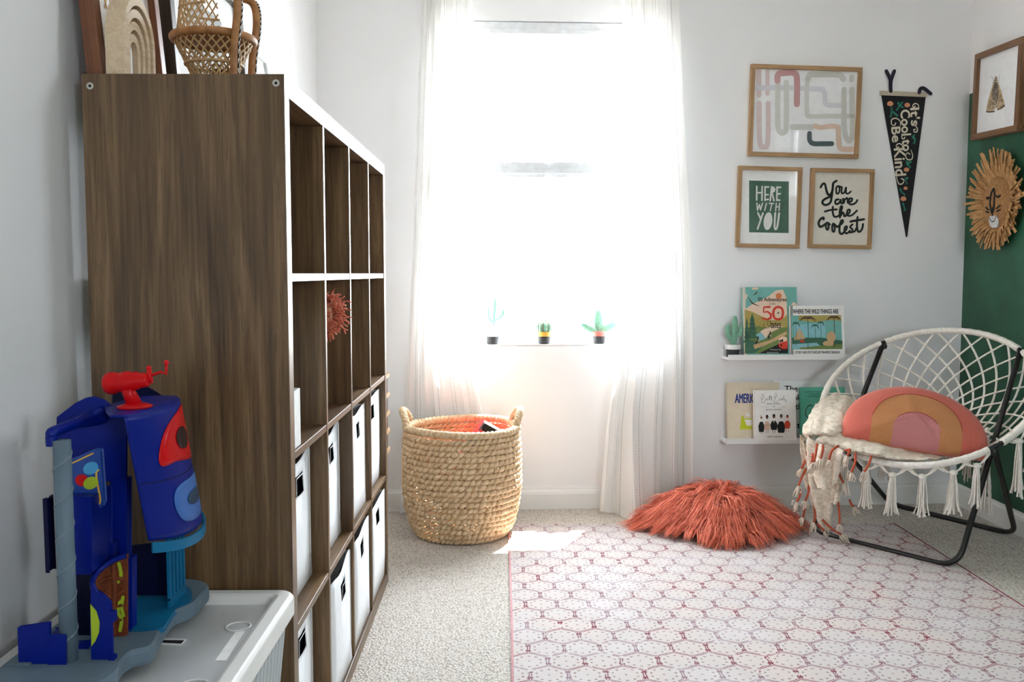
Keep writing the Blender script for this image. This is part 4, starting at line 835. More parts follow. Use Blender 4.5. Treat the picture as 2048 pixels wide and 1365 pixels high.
# ---------------------------------------------------------------- pictures on the window wall
oak = wood('light_oak_frame', 'x', (150, 116, 78), (176, 140, 98), (196, 160, 116), rough=0.5, k=1.6); oakv = wood('light_oak_frame_upright', 'z', (146, 112, 74), (172, 136, 94), (192, 156, 112), rough=0.5, k=1.6)
def picture(label, corners, bw_, deep, art, onwall=True, hw=None, vw=None, name='framed_print'):
    # corners as seen in the photograph, clockwise from top left
    hw, vw = hw or oak, vw or oakv
    if onwall: pts = [PW(x, y, deep) for x, y in corners]; loc = [((p-W0)@WU, p[2]) for p in pts]
    else: pts = [PX(x, y, XR-deep) for x, y in corners]; loc = [(-p[1], p[2]) for p in pts]
    L_ = np.array(loc); c = L_.mean(0); w = (np.hypot(*(L_[1]-L_[0]))+np.hypot(*(L_[2]-L_[3])))/4; h = (np.hypot(*(L_[3]-L_[0]))+np.hypot(*(L_[2]-L_[1])))/4
    d = (L_[1]-L_[0])+(L_[2]-L_[3]); tilt = -math.atan2(d[1], d[0])
    M = wallmat(c[0], c[1], 0.001, tilt) if onwall else Matrix.Translation((XR-0.001, -c[0], c[1])) @ Matrix.Rotation(RAD(-90), 4, 'Z') @ Matrix.Rotation(tilt*0.6, 4, 'Y')
    t = thing(name, label, 'picture', mat=M, group='framed prints on the walls')
    for nm, q, m_ in (('frame_rail', (-w, w, h-bw_, h), hw), ('frame_rail', (-w, w, -h, -h+bw_), hw), ('frame_stile', (-w, -w+bw_, -h+bw_, h-bw_), vw), ('frame_stile', (w-bw_, w, -h+bw_, h-bw_), vw)):
        b = MB(); b.box(q[0], q[1], -deep, 0, q[2], q[3]); b.build(nm, m_, t, world=False, bevel=0.001)
    yp = -deep*(0.45 if onwall else 0.62); b = MB(); b.box(-w+bw_*0.6, w-bw_*0.6, yp, yp+0.003, -h+bw_*0.6, h-bw_*0.6); b.build('print', art, t, world=False)
    b = MB(); b.box(-w+bw_*0.7, w-bw_*0.7, yp-0.005, yp-0.0035, -h+bw_*0.7, h-bw_*0.7); b.build('glazing', glassmat('picture_glass', gloss=0.03), t, world=False)
    Mi = M.inverted(); n_ = np.array((M.to_3x3() @ Vector((0, 1, 0)))[:]); p0 = np.array((M @ Vector((0, yp-0.0006, 0)))[:])
    def at(px, py): q = Mi @ Vector(hit(px, py, n_, p0)); return (q.x, q.z)
    return t, w, h, yp-0.0006, at
ppr = INK('white_art_paper', (250, 250, 251)); rose = INK('rose_paint', (206, 160, 160)); palerose = INK('pale_rose_paint', (226, 206, 204)); sage = INK('sage_grey_paint', (212, 212, 205)); palesage = INK('pale_sage_paint', (220, 220, 214)); peach = INK('peach_paint', (228, 200, 180)); slate = INK('slate_green_paint', (84, 100, 102)); mist = INK('mist_lilac_paint', (226, 226, 232))
t, w, h, y, at = picture('large oak-framed abstract of pink, sage and slate brush strokes', ((1501, 127), (1722, 135), (1721, 317), (1499, 312)), 0.019, 0.022, ppr)
K = crop(1480, 110, 1613/260); A = lambda *q: [at(*K(a, c)) for a, c in q]; sc = 260/1613*4.3/1860
b = MB(); yy = [y]
def pt(mi, wd_, *q, sm=5): yy[0] -= 3e-5; b.stroke(A(*q), wd_*sc, yy[0], mi, sm)
pt(1, 60, (235, 180), (235, 500), sm=0); pt(1, 50, (340, 185), (340, 480), sm=0); pt(7, 62, (205, 408), (600, 408), (1030, 425), sm=0); pt(7, 60, (1000, 425), (1050, 470), (1055, 580), (1090, 620), (1250, 625))
pt(3, 66, (470, 345), (470, 860), (505, 960), (545, 960), (575, 870), (575, 340)); pt(1, 62, (240, 600), (245, 1080), (295, 1140), (345, 1080), (350, 600))
pt(4, 56, (840, 270), (830, 400), (830, 700), (860, 760), (1100, 760), (1390, 760)); pt(2, 74, (840, 300), (870, 248), (960, 240), (1220, 245), (1280, 300))
pt(2, 66, (1290, 430), (1290, 700), (1300, 960), (1350, 1070), (1395, 980), (1390, 600), (1390, 430)); pt(4, 60, (1385, 270), (1385, 310), sm=0)
pt(2, 70, (650, 895), (890, 895), sm=0); pt(5, 60, (930, 880), (1000, 900), (1120, 885), (1200, 890)); pt(5, 66, (1220, 900), (1225, 1100), (1260, 1165), (1415, 1172))
pt(0, 76, (465, 320), (475, 240), (560, 222), (660, 222), (705, 290), (705, 610)); pt(6, 60, (862, 975), (865, 1060), (910, 1100), (1010, 1102), (1140, 1102))
b.build('brush_strokes', [rose, palerose, sage, palesage, palesage, peach, slate, mist], t, world=False)
t, w, h, y, at = picture('oak-framed green print lettered HERE WITH YOU', ((1476, 331), (1603, 335), (1602, 497), (1474, 495)), 0.018, 0.022, INK('warm_white_mat', (248, 247, 245)))
K = crop(1465, 325, 1138/150); A = lambda *q: [at(*K(a, c)) for a, c in q]; sc = 150/1138*4.3/1860
b = MB(); b.poly(A((252, 275), (855, 290), (852, 1072), (252, 1062)), y); b.build('green_panel', mat('bottle_green_print', (76, 110, 92), (70, 102, 84), scale=30, rough=0.75), t, world=False)
b = MB(); y -= 3e-4
for wd_, q in ((24, ((368, 365), (366, 572))), (24, ((450, 365), (446, 575))), (24, ((368, 462), (450, 460))), (24, ((494, 368), (492, 578))), (24, ((494, 374), (548, 374))), (24, ((492, 492), (542, 490))), (24, ((492, 568), (542, 562))), (24, ((594, 370), (572, 582))), (24, ((600, 462), (628, 582))),
               (24, ((676, 375), (672, 578))), (24, ((676, 382), (730, 378))), (24, ((674, 482), (726, 476))), (24, ((672, 572), (718, 574))), (18, ((370, 618), (378, 728))), (18, ((378, 728), (408, 640))), (18, ((408, 640), (424, 722))), (18, ((424, 722), (456, 618))), (18, ((515, 620), (488, 730))),
               (18, ((558, 622), (625, 624))), (18, ((598, 626), (572, 732))), (18, ((664, 622), (654, 736))), (18, ((714, 620), (706, 730))), (18, ((660, 676), (712, 672))), (26, ((384, 766), (430, 862))), (26, ((462, 770), (380, 1010))), (30, ((648, 770), (638, 960), (652, 1015), (680, 970), (708, 770)))):
    b.stroke(A(*q), wd_*sc, y, 0, 6 if len(q) > 3 else 0); y -= 1e-6
b.poly(A((588, 365), (630, 370), (652, 405), (640, 445), (596, 470)), y); c0 = A((538, 892))[0]; b.ell(c0[0], c0[1], 67*sc, 134*sc, y, n=28, rot=RAD(-5)); b.build('lettering', INK('chalk_white_print', (228, 228, 222)), t, world=False)
t, w, h, y, at = picture('oak-framed print lettered You are the coolest in black brush script', ((1621, 336), (1747, 338), (1746, 499), (1620, 496)), 0.018, 0.022, INK('putty_paper', (232, 225, 212)))
K = crop(1610, 330, 1170/150); A = lambda *q: [at(*K(a, c)) for a, c in q]; sc = 150/1170*4.3/1860
b = MB()
for wd_, q in ((30, ((245, 350), (275, 300), (310, 300), (335, 400), (360, 460), (400, 460), (430, 390), (440, 290), (490, 250))), (30, ((440, 290), (425, 420), (405, 560), (370, 610), (310, 625), (270, 590), (300, 540), (380, 500), (420, 470))),
               (24, ((520, 330), (490, 350), (488, 430), (505, 450), (530, 430), (540, 370), (525, 335), (560, 345))), (24, ((575, 345), (570, 430), (590, 445), (620, 420), (640, 350), (640, 430), (670, 450), (715, 415))),
               (28, ((520, 540), (480, 550), (475, 600), (510, 610), (550, 570), (555, 535), (560, 590), (580, 600))), (26, ((595, 530), (600, 600), (620, 545), (660, 520), (665, 590))), (26, ((665, 580), (720, 570), (735, 530), (700, 525), (680, 570), (700, 615), (760, 610), (800, 580), (815, 550))),
               (26, ((435, 655), (430, 720), (450, 800), (490, 810), (530, 790))), (26, ((310, 728), (400, 705), (495, 695))), (26, ((545, 825), (540, 740), (560, 650), (580, 660), (560, 740), (555, 800), (585, 745), (605, 760), (610, 800), (640, 795))), (26, ((640, 780), (690, 750), (700, 705), (670, 705), (655, 760), (680, 795), (740, 780), (810, 715))),
               (32, ((290, 850), (285, 825), (240, 850), (212, 910), (235, 965), (290, 945), (330, 915))), (26, ((345, 900), (325, 940), (335, 1000), (355, 1010), (368, 960), (355, 905), (390, 930))), (26, ((440, 915), (425, 960), (430, 1030), (455, 1040), (465, 980), (450, 920), (500, 970))),
               (28, ((500, 970), (580, 910), (590, 865), (560, 880), (540, 960), (540, 1050), (570, 1080), (610, 1050))), (26, ((610, 1040), (650, 1000), (650, 960), (620, 980), (620, 1040), (650, 1070), (700, 1030))), (26, ((740, 930), (705, 970), (740, 1010), (735, 1050), (690, 1050), (770, 1040), (800, 990))), (28, ((820, 815), (810, 930), (820, 1020), (850, 1045), (890, 1000), (905, 925))), (30, ((710, 885), (800, 868), (920, 850)))):
    b.stroke(A(*q), wd_*1.22*sc, y, 0, 6); y -= 1e-6
b.build('lettering', INK('green_black_brush_ink', (26, 34, 28)), t, world=False)

# pennant
M = wallmat(1.852, 1.60, 0.002); M = M
t = thing('felt_pennant', 'black felt pennant lettered Its Cool to Be Kind', 'pennant', mat=M)
Mi = M.inverted(); p0 = np.array((M @ Vector((0, -0.004, 0)))[:])
def at(px, py): q = Mi @ Vector(hit(px, py, WN, p0)); return (q.x, q.z)
K = crop(1755, 170, 938/110); A = lambda *q: [at(*K(a, c)) for a, c in q]; sc = 110/938*4.3/1860
blk = mat('black_pennant_felt', (22, 22, 26), (16, 16, 20), scale=200, rough=0.95, sheen=0.2); lin_ = mat('linen_header_tape', (198, 188, 168), (180, 170, 148), scale=200, rough=0.9); nav = mat('navy_ribbon', (28, 26, 48), (22, 20, 40), scale=120, rough=0.6); creamf = mat('cream_lettering_felt', (226, 218, 196), rough=0.9); peachf = mat('peach_embroidery', (222, 158, 118), (200, 130, 92), scale=300, rough=0.8); mintf = mat('mint_embroidery', (66, 180, 148), (36, 140, 112), scale=200, rough=0.8)
b = MB(); b.prism(A((70, 172), (825, 205), (510, 2595), (490, 2595)), -0.003, 0, 'y'); b.build('pennant_field', blk, t, world=False)
b = MB(); b.prism(A((50, 100), (848, 135), (840, 205), (48, 172)), -0.005, 0.0005, 'y'); b.build('header_band', lin_, t, world=False, bevel=0.001)
for q in (((225, 105), (220, 0), (215, -95), (150, -235)), ((225, 105), (222, 0), (235, -95), (285, -235)), ((710, 130), (730, 70), (790, 60), (905, 150))):
    b = MB(); P_ = cr(A(*q), 6); b.stroke(P_, 62*sc, -0.0052); b.build('ribbon_tie', nav, t, world=False, solid=0.0008)
b = MB(); y = -0.0036
def vt(s_, cx, y0, y1, wd_, lean):                               # words run down the pennant
    p, q = A((cx+lean*(0)-0, (y0+y1)/2))[0], None; L_ = (y1-y0)*sc; text(b, s_, p[0]-L_/2, p[0]+L_/2, p[1]-wd_*sc/2, p[1]+wd_*sc/2, y, 0, RAD(-90)+lean, 0.0016)
vt("It's", 645, 395, 690, 155, RAD(5)); vt('Cool to', 490, 430, 1120, 160, RAD(5)); vt('Be', 318, 720, 970, 150, RAD(5)); vt('Kind', 385, 1085, 1545, 185, RAD(5))
for q in (((705, 420), (700, 350), (650, 315), (605, 345), (610, 385), (640, 365)), ((600, 690), (650, 700), (680, 750), (670, 800), (625, 800), (620, 765), (640, 760)), ((390, 700), (385, 620), (320, 570), (245, 590), (240, 670), (290, 690), (310, 650)), ((430, 1090), (420, 1030), (370, 1000), (322, 1030), (330, 1075), (360, 1060)),
          ((570, 1110), (600, 1200), (580, 1270), (510, 1270), (482, 1210), (510, 1160), (550, 1180)), ((335, 1510), (330, 1600), (370, 1690), (430, 1680), (450, 1620), (410, 1600)), ((415, 830), (420, 910), (460, 915), (465, 895))):
    b.stroke(A(*q), [9*sc, 17*sc, 20*sc, 13*sc, 22*sc], y-1e-4, 0, 6)
b.build('lettering', creamf, t, world=False)
for x_, y_, r_ in ((217, 322, 48), (508, 345, 44), (495, 1448, 42), (480, 1764, 33), (442, 1945, 46)):
    c0 = A((x_, y_))[0]; b = MB()
    for k in range(5): b.ell(c0[0]+(k-2)*r_*0.34*sc, c0[1]+0.12*r_*sc*(k % 2), r_*0.42*sc, r_*0.92*sc*(1-0.07*(k-2)**2), y-k*4e-5, 0, 14)
    b.build('flower', peachf, t, world=False)
for q in (((240, 375), (240, 470), (225, 545)), ((255, 450), (300, 490), (340, 525)), ((430, 285), (380, 360), (325, 430)), ((350, 290), (370, 340), (440, 385)), ((640, 855), (600, 890), (640, 930), (625, 1000)), ((490, 1290), (520, 1350), (560, 1410)), ((585, 1315), (540, 1320), (500, 1360)), ((530, 1590), (480, 1600), (500, 1690)), ((385, 1760), (410, 1820), (470, 1880)), ((430, 2010), (450, 2070), (470, 2140))):
    b = MB(); P_ = cr(A(*q), 6); b.stroke(P_, 6*sc, y)
    for k in range(1, len(P_), 2):
        p = P_[k]; tg = P_[k]-P_[k-1]; tg /= max(np.hypot(*tg), 1e-9)
        for s_ in (1, -1):
            d = np.array([tg[0]*0.6-s_*tg[1]*0.8, tg[1]*0.6+s_*tg[0]*0.8]); b.stroke([p, p+d*26*sc], [9*sc, 4*sc], y-3e-5)
    b.build('leaf_sprig', mintf, t, world=False)

# ---------------------------------------------------------------- right wall: moth print and raffia lion
wal = wood('warm_walnut_frame', 'x', (92, 62, 38), (124, 88, 56), (146, 106, 70), rough=0.45, k=1.6); walv = wood('warm_walnut_frame_upright', 'z', (88, 58, 36), (120, 84, 54), (142, 102, 68), rough=0.45, k=1.6)
t, w, h, y, at = picture('walnut-framed moth print on the green wall', ((1946, 108), (2040, 78), (2038, 262), (1945, 279)), 0.026, 0.04, INK('cool_white_paper', (248, 249, 250)), onwall=False, hw=wal, vw=walv)
K = crop(1880, 100, 1042/168); A = lambda *q: [at(*K(a, c)) for a, c in q]
wing = INK('tan_moth_print', (206, 180, 140)); inkb = INK('sepia_moth_print', (44, 36, 32)); bod = INK('grey_brown_moth_print', (160, 142, 122))
b = MB(); b.poly(A((665, 385), (625, 520), (590, 650), (570, 770), (620, 778), (670, 750), (685, 690), (690, 560), (690, 380)), y, 0); b.poly(A((715, 385), (760, 510), (790, 620), (806, 690), (770, 735), (720, 748), (690, 700), (690, 560), (690, 380)), y, 0); y -= 1e-4
b.poly(A((668, 400), (715, 400), (725, 500), (720, 600), (690, 660), (655, 600), (655, 500)), y, 2); b.ell(*A((692, 362))[0], 0.012, 0.012, y, 2); y -= 1e-4
for q in (((660, 375), (640, 325)), ((725, 370), (745, 305)), ((660, 380), (700, 375), (735, 380)), ((650, 405), (665, 400)), ((735, 410), (722, 400))): b.stroke(A(*q), 0.0016, y, 1)
rnd = random.Random(5)
for k in range(150):
    v = rnd.random()**0.8; yy = 400+v*320; hw_ = 18+v*98; xx = 692+rnd.uniform(-1, 1)*hw_*0.92; yy += (692-xx)*0.16-12
    b.stroke(A((xx, yy), (xx+rnd.uniform(-10, 10), yy+rnd.uniform(8, 28)), (xx+rnd.uniform(-14, 14), yy+rnd.uniform(20, 42))), [0.001, rnd.uniform(0.0016, 0.0036), 0.001], y, 1, 3)
for k in range(9): q = A((578+k*12, 770-abs(k-3)*1.5))[0]; b.ell(q[0], q[1], 0.004, 0.0035, y, 1, 8)
for k in range(8): q = A((715+k*12, 742-k*7))[0]; b.ell(q[0], q[1], 0.004, 0.0035, y, 1, 8)
b.build('moth_drawing', [wing, inkb, bod], t, world=False)

raf = mat('golden_raffia', (204, 160, 106), (168, 120, 70), scale=40, rough=0.75, bump=0.2, bscale=200, contrast=(0.25, 0.75)); coil = mat('coiled_raffia', (190, 146, 96), (160, 114, 68), scale=90, rough=0.8, bump=0.3, bscale=300); thread = mat('black_thread', (24, 22, 24), rough=0.7); whthr = mat('white_thread', (228, 228, 230), rough=0.9)
ly, lz = 4.055, 1.402
M = Matrix.Translation((XR-0.002, ly, lz)) @ Matrix.Rotation(RAD(-90), 4, 'Z')
t = thing('raffia_lion_head', 'round woven raffia lion head with shaggy mane on the green wall', 'wall decoration', mat=M)
b = MB(); b.lathe([(0.0005, 0.034), (0.05, 0.03), (0.1, 0.02), (0.128, 0.006), (0.128, 0.0)], 48, caps=False)
for k in range(15):
    r = 0.006+k*0.0084; z_ = 0.033-0.022*(r/0.128)**2; b.tube([(r*math.cos(2*math.pi*q/60), r*math.sin(2*math.pi*q/60)*1.0, z_) for q in range(60)], 0.0046, 6, True)
b.xf(Matrix.Rotation(RAD(90), 4, 'X')); b.build('coiled_face', coil, t, world=False, smooth=True)
b = MB(); rnd = random.Random(8)
for row, (r0, n, l0, l1, lift) in enumerate(((0.118, 170, 0.065, 0.11, 0.3), (0.113, 130, 0.045, 0.08, 0.42))):
    for k in range(n):
        a = 2*math.pi*(k+rnd.random()*0.8)/n; l = rnd.uniform(l0, l1)*(1.0+0.12*math.sin(a)); d = np.array([math.cos(a), 0, math.sin(a)]); p = d*r0+np.array([0, -0.012-0.006*row, 0])
        a2 = a+rnd.gauss(0, 0.14); d2 = np.array([math.cos(a2), -lift*rnd.uniform(0.3, 1.2), math.sin(a2)]); side = np.array([-math.sin(a2), rnd.uniform(-.5, .5), math.cos(a2)]); wd_ = rnd.uniform(0.0035, 0.0065)
        e = p+d2*l; m_ = (p+e)/2+np.array([0, -0.006, 0]); nrm = np.array([0, -0.0012, 0])
        for q in (e, m_): q[1] = min(q[1], -0.003)
        vs = []
        for q, ww in ((p, 0.6), (m_, 1.0), (e, 1.1)): vs += [q+side*wd_*ww, q+nrm*1.5, q-side*wd_*ww]
        b.add(vs, [(0, 1, 4, 3), (1, 2, 5, 4), (3, 4, 7, 6), (4, 5, 8, 7)])
mo = b.build('shaggy_mane', raf, t, world=False, solid=0.0012)
def zf(x, z): return -(0.0395-0.022*((x*x+z*z)/0.128**2))
def feat(nm, m_, items):
    b = MB()
    for pts, wd_ in items: P_ = cr(pts, 6) if len(pts) > 2 else [np.array(p) for p in pts]; P_ = [np.array(p)*1.25 for p in P_]; b.tube([(p[0], zf(p[0], p[1])-0.0005, p[1]) for p in P_], wd_*1.15, 6)
    return b.build(nm, m_, t, world=False, smooth=True)
feat('nose', thread, [(((0.0, 0.05), (0.012, 0.03), (0.014, 0.0), (0.009, -0.02), (0.0, -0.035), (-0.009, -0.02), (-0.014, 0.0), (-0.012, 0.03), (0.0, 0.05)), 0.0028), (((-0.007, -0.022), (0.007, -0.022)), 0.005), (((-0.004, -0.028), (0.004, -0.028)), 0.004)])
for s_ in (-1, 1):
    feat('eye', thread, [(((s_*0.026, 0.022), (s_*0.034, 0.016), (s_*0.046, 0.022)), 0.0032)])
    feat('whisker_spots', thread, [(((s_*0.026, -0.022), (s_*0.048, -0.012)), 0.003), (((s_*0.028, -0.032), (s_*0.046, -0.028)), 0.003)])
b = MB()
for k in range(9): z_ = -0.06-k*0.0056; hw_ = 0.037*math.sqrt(max(0.05, 1-((k-4)/5.2)**2)); b.tube([(x, zf(x, z_)+0.001, z_) for x in np.linspace(-hw_, hw_, 7)], 0.0036, 6)
mz = b.build('muzzle', whthr, t, world=False, smooth=True)
feat('mouth', thread, [(((-0.02, -0.05), (-0.012, -0.062), (0.0, -0.066), (0.012, -0.062), (0.02, -0.05)), 0.0022), (((0, -0.036), (0, -0.066)), 0.0018)])

# ---------------------------------------------------------------- round macrame chair
cc = np.array([1.715, 3.74, 0.609]); AZ, TL, CR = RAD(226.5), RAD(54), 0.41
NC = np.array([math.cos(AZ)*math.cos(TL), math.sin(AZ)*math.cos(TL), math.sin(TL)]); UC = np.array([-math.sin(AZ), math.cos(AZ), 0]); VC = np.cross(NC, UC)
def rim(tt, r=CR): tt = RAD(tt); return cc+r*(math.cos(tt)*UC+math.sin(tt)*VC)
def bowl(q, a, off=0.0):                                        # q 1 at the rim, 0 at the middle
    dep = 0.205*(1-q**2.2); return cc+CR*q*(math.cos(a)*UC+math.sin(a)*VC)-NC*dep+np.array([0, 0, -0.02*(1-q*q)])+NC*off
t = thing('macrame_chair', 'round cream macrame saucer chair on black folding legs in the corner', 'chair', (cc[0], cc[1], 0))
rope = mat('cream_cotton_rope', (244, 238, 230), (230, 222, 210), scale=80, rough=0.85, bump=0.3, bscale=260); blackm = mat('black_powder_coat', (26, 24, 24), (20, 18, 18), scale=40, rough=0.38, spec=0.5)
b = MB(); b.tube([rim(k*3) for k in range(120)], 0.0085, 10, True); b.build('hoop', blackm, t, smooth=True)
b = MB(); rnd = random.Random(6); turns = []
k = 0
GAPS = ((130.6, 133.6), (318, 326), (45, 48.5), (216, 220))
for g0, g1 in ((-34, 45), (48.5, 130.6), (133.6, 216), (220, 318)):
    n = int((g1-g0)*3.2); pts = [rim(g0+(g1-g0)*i/n) for i in range(n+1)]; rr = [0.0128+0.0011*(1 if i % 3 == 0 else -0.4)+0.0006*math.sin(i*0.37) for i in range(n+1)]; b.tube(pts, rr, 12)
b.build('rope_wrapping', rope, t, smooth=True)
def twig(b, P, r):
    b.tube(P, r, 6)
b = MB(); NF = 25
for s_ in (1, -1):
    for k in range(NF):
        a0 = 2*math.pi*k/NF; pts = []
        for q in np.linspace(1, 0.1, 22):
            a = a0+s_*1.55*(1-q)**1.05; pts.append(bowl(q, a)+NC*0.0018*s_)
        pts = [np.array(p) for p in pts]
        for o in (-1, 1):
            tgv = np.gradient(np.array(pts), axis=0); sd_ = np.cross(tgv, NC); sd_ /= np.maximum(np.linalg.norm(sd_, axis=1, keepdims=True), 1e-9)
            b.tube(np.array(pts)+sd_*0.0022*o, 0.0024, 6)
for k in range(NF):                                             # knots round the crossings
    for m_ in range(1, 9):
        q = 1-(m_*math.pi/NF/1.55)**(1/1.05)
        if q > 0.16: b.sphere(bowl(q, 2*math.pi*k/NF+(math.pi/NF if m_ % 2 else 0)), 0.0062, 8, 6)
b.tube([bowl(0.1, 2*math.pi*k/30) for k in range(30)], 0.006, 6, True)
b.build('knotted_net', rope, t, smooth=True)
def tassel(tt, L_, sd):
    r_ = random.Random(sd); p = rim(tt); p = p+np.array([0, 0, -0.012]); tg = rim(tt+3)-rim(tt-3); tg /= np.linalg.norm(tg); b = MB()
    top = p+np.array([0, 0, -0.03])
    for s_ in (-1, 1):                                          # swag of rope gathered into the knot
        for o in range(2): b.tube(cr([rim(tt+s_*(8.0-o*2))+np.array([0, 0, -0.01]), p+tg*s_*0.028*(1-o*.3)+np.array([0, 0, -0.02-0.004*o]), top], 5), 0.0036, 6)
    b.sphere(top, (0.016, 0.016, 0.011), 10, 8)
    for k in range(17):
        a = r_.uniform(0, 6.28); r = 0.013*math.sqrt(r_.random()); f = r_.uniform(1.5, 2.5); l = L_*r_.uniform(0.9, 1.06); o = np.array([r*math.cos(a), r*math.sin(a), 0]); sw = np.array([r_.gauss(0, .004), r_.gauss(0, .004), 0])
        b.tube(cr([top+o*0.7, top+o+sw+np.array([0, 0, -l*0.35]), top+o*1.2+sw*1.5+np.array([0, 0, -l*0.75]), top+o*f+sw*2+np.array([0, 0, -l])], 3), [0.003]*8+[0.0034, 0.0042], 5)
    b.build('tassel', rope, t, smooth=True)
i = 0
for tt in list(range(225, 326, 15))+[338, 354, 12, 212]:
    if tt in (315,): tt = 312
    tassel(tt, 0.15 if 225 <= tt <= 330 else 0.2, 100+i); i += 1
def back_tassel(q, a, sd):
    r_ = random.Random(sd); top = bowl(q, RAD(a))+np.array([0, 0, -0.012]); b = MB(); b.sphere(top, (0.012, 0.012, 0.01), 10, 8)
    for k in range(14):
        w_ = r_.uniform(0, 6.28); o = np.array([math.cos(w_), math.sin(w_), 0])*0.012*math.sqrt(r_.random()); l = r_.uniform(0.24, 0.28); b.tube(cr([top+o*0.6, top+o+np.array([0, 0, -l*0.5]), top+o*2.2+np.array([0, 0, -l])], 4), 0.003, 5)
    b.build('tassel', rope, t, smooth=True)
for k, (q, a) in enumerate(((0.62, -20), (0.5, 8), (0.4, 45), (0.38, 90), (0.42, 135), (0.52, 170), (0.62, 195))): back_tassel(q, a, 300+k)
fl_ = lambda x, y: np.array([x, y, 0.0115])
def legframe(nm, jl, jr, fl0, fl1, sag):
    P0, P1 = rim(jl), rim(jr); a, c = fl_(*fl0), fl_(*fl1); pts = []
    def bend(p, q, r_):                                         # corner with a large bending radius
        p, q, r_ = map(np.array, (p, q, r_)); d0 = (p-q)/np.linalg.norm(p-q); d1 = (r_-q)/np.linalg.norm(r_-q); R_ = 0.085; return [q+d0*R_*(1-s)**2+d1*R_*s**2 for s in np.linspace(0, 1, 10)]
    pts = [P0]+[P0+(a-P0)*s for s in (0.3, 0.6)]+bend(P0, a, c)+[a+(c-a)*s for s in (0.4, 0.6)]+bend(a, c, P1)+[P1+(c-P1)*s for s in (0.6, 0.3)]+[P1]
    for p in pts: p[2] = max(p[2], 0.0118)
    b = MB(); b.tube(pts, 0.0108, 12); o = b.build(nm, blackm, t, smooth=True)
    for p in (P0, P1): b = MB(); b.sphere(p+np.array([0, 0, -0.016]), 0.017, 12, 8); b.build('joint_cap', blackm, o, smooth=True)
legframe('leg_frame', 132, 47, (1.295, 3.845), (1.672, 3.345), 0); legframe('leg_frame', 218, 321, (1.82, 4.30), (2.125, 3.775), 0)

# rainbow cushion in the chair
def rainbow_mat():
    m, nt, p = newmat('corduroy_rainbow'); L = nt.links.new; tc = node(nt, 'ShaderNodeTexCoord'); sx = node(nt, 'ShaderNodeSeparateXYZ'); L(tc.outputs['Object'], sx.inputs[0])
    M = lambda op, a, b=None, c=None: math_(nt, op, a, b, c)
    x, z = sx.outputs[0], sx.outputs[2]
    def inside(hw, ht): # arch: straight legs under a rounded top
        zz = M('MAXIMUM', M('SUBTRACT', z, ht-hw*0.85), 0.0); r = M('SQRT', M('ADD', M('MULTIPLY', x, x), M('MULTIPLY', M('MULTIPLY', zz, zz), 1.38))); return M('LESS_THAN', r, hw)
    nz = node(nt, 'ShaderNodeTexNoise'); nz.inputs['Scale'].default_value = 120; L(tc.outputs['Object'], nz.inputs['Vector'])
    c = mixc(nt, inside(0.165, 0.212), lin(216, 106, 88), lin(206, 138, 84)); c = mixc(nt, inside(0.086, 0.128), c, lin(208, 132, 132))
    c = mixc(nt, M('LESS_THAN', sx.outputs[1], -0.012), lin(222, 124, 102), c)
    c = mixc(nt, M('MULTIPLY', nz.outputs[0], 0.14), c, lin(120, 60, 44)); L(c, p.inputs['Base Color']); p.inputs['Roughness'].default_value = 0.85; p.inputs['Sheen Weight'].default_value = 0.3
    wv = node(nt, 'ShaderNodeTexWave'); wv.inputs['Scale'].default_value = 95; wv.bands_direction = 'X'; wv.inputs['Distortion'].default_value = 0.6; L(tc.outputs['Object'], wv.inputs['Vector'])
    b = node(nt, 'ShaderNodeBump'); b.inputs['Strength'].default_value = 0.4; b.inputs['Distance'].default_value = 0.002; L(wv.outputs[0], b.inputs['Height']); L(b.outputs[0], p.inputs['Normal']); return m
pc = PY(1826, 897, 3.56)
pm = Matrix.Translation(Vector(pc)) @ Matrix.Rotation(RAD(-16), 4, 'Z') @ Matrix.Rotation(RAD(7), 4, 'Y') @ Matrix.Rotation(RAD(-34), 4, 'X')
t = thing('rainbow_cushion', 'coral, mustard and pink corduroy rainbow cushion in the round chair', 'cushion', mat=pm)
HW, HT, TH = 0.268, 0.262, 0.058
def prof(u):                                                    # outline of the half-round front, counter-clockwise
    pts = [(-HW, 0.03)]+[(-HW*math.cos(a)*(1+0.05*math.sin(2*a)**2), 0.03+(HT-0.03)*math.sin(a)) for a in np.linspace(0.02, math.pi-0.02, 40)]+[(HW, 0.03), (HW*0.985, 0.006)]+[(HW*0.96*(1-2*s), -0.004-0.006*math.sin(3*s)) for s in np.linspace(0, 1, 20)]+[(-HW*0.985, 0.006)]
    return pts
out = prof(0); b = MB(); n = len(out); rings = []
cx_, cz_ = 0.0, 0.115
vs = []; fs = []; levels = [(0.0, -1.0), (0.3, -0.97), (0.55, -0.86), (0.75, -0.7), (0.9, -0.5), (0.985, -0.26), (1.0, 0), (0.985, 0.26), (0.9, 0.5), (0.75, 0.7), (0.5, 0.86), (0.0, 1.0)]
for q, th in levels:
    for (x, z) in out:
        puck = 1+0.07*noise.noise(Vector((x*9, z*9, th))); vs.append((cx_+(x-cx_)*q, TH*th*puck*(1 if q < 1 else 0), cz_+(z-cz_)*q))
for l in range(len(levels)-1):
    for k in range(n): fs.append((l*n+k, l*n+(k+1) % n, (l+1)*n+(k+1) % n, (l+1)*n+k))
b.add(vs, fs); b.build('cushion_body', rainbow_mat(), t, world=False, smooth=True)
def front(x, z):
    q = max(abs((x-cx_))/HW, 1e-6); best = 0
    for s in (0,):
        k = min(1.0, math.hypot((x-cx_)/HW, (z-cz_)/(HT-cz_ if z > cz_ else cz_)))
        best = np.interp(k, [0, .3, .55, .75, .9, .985, 1], [1, .97, .86, .7, .5, .26, 0])
    return -TH*best-0.001
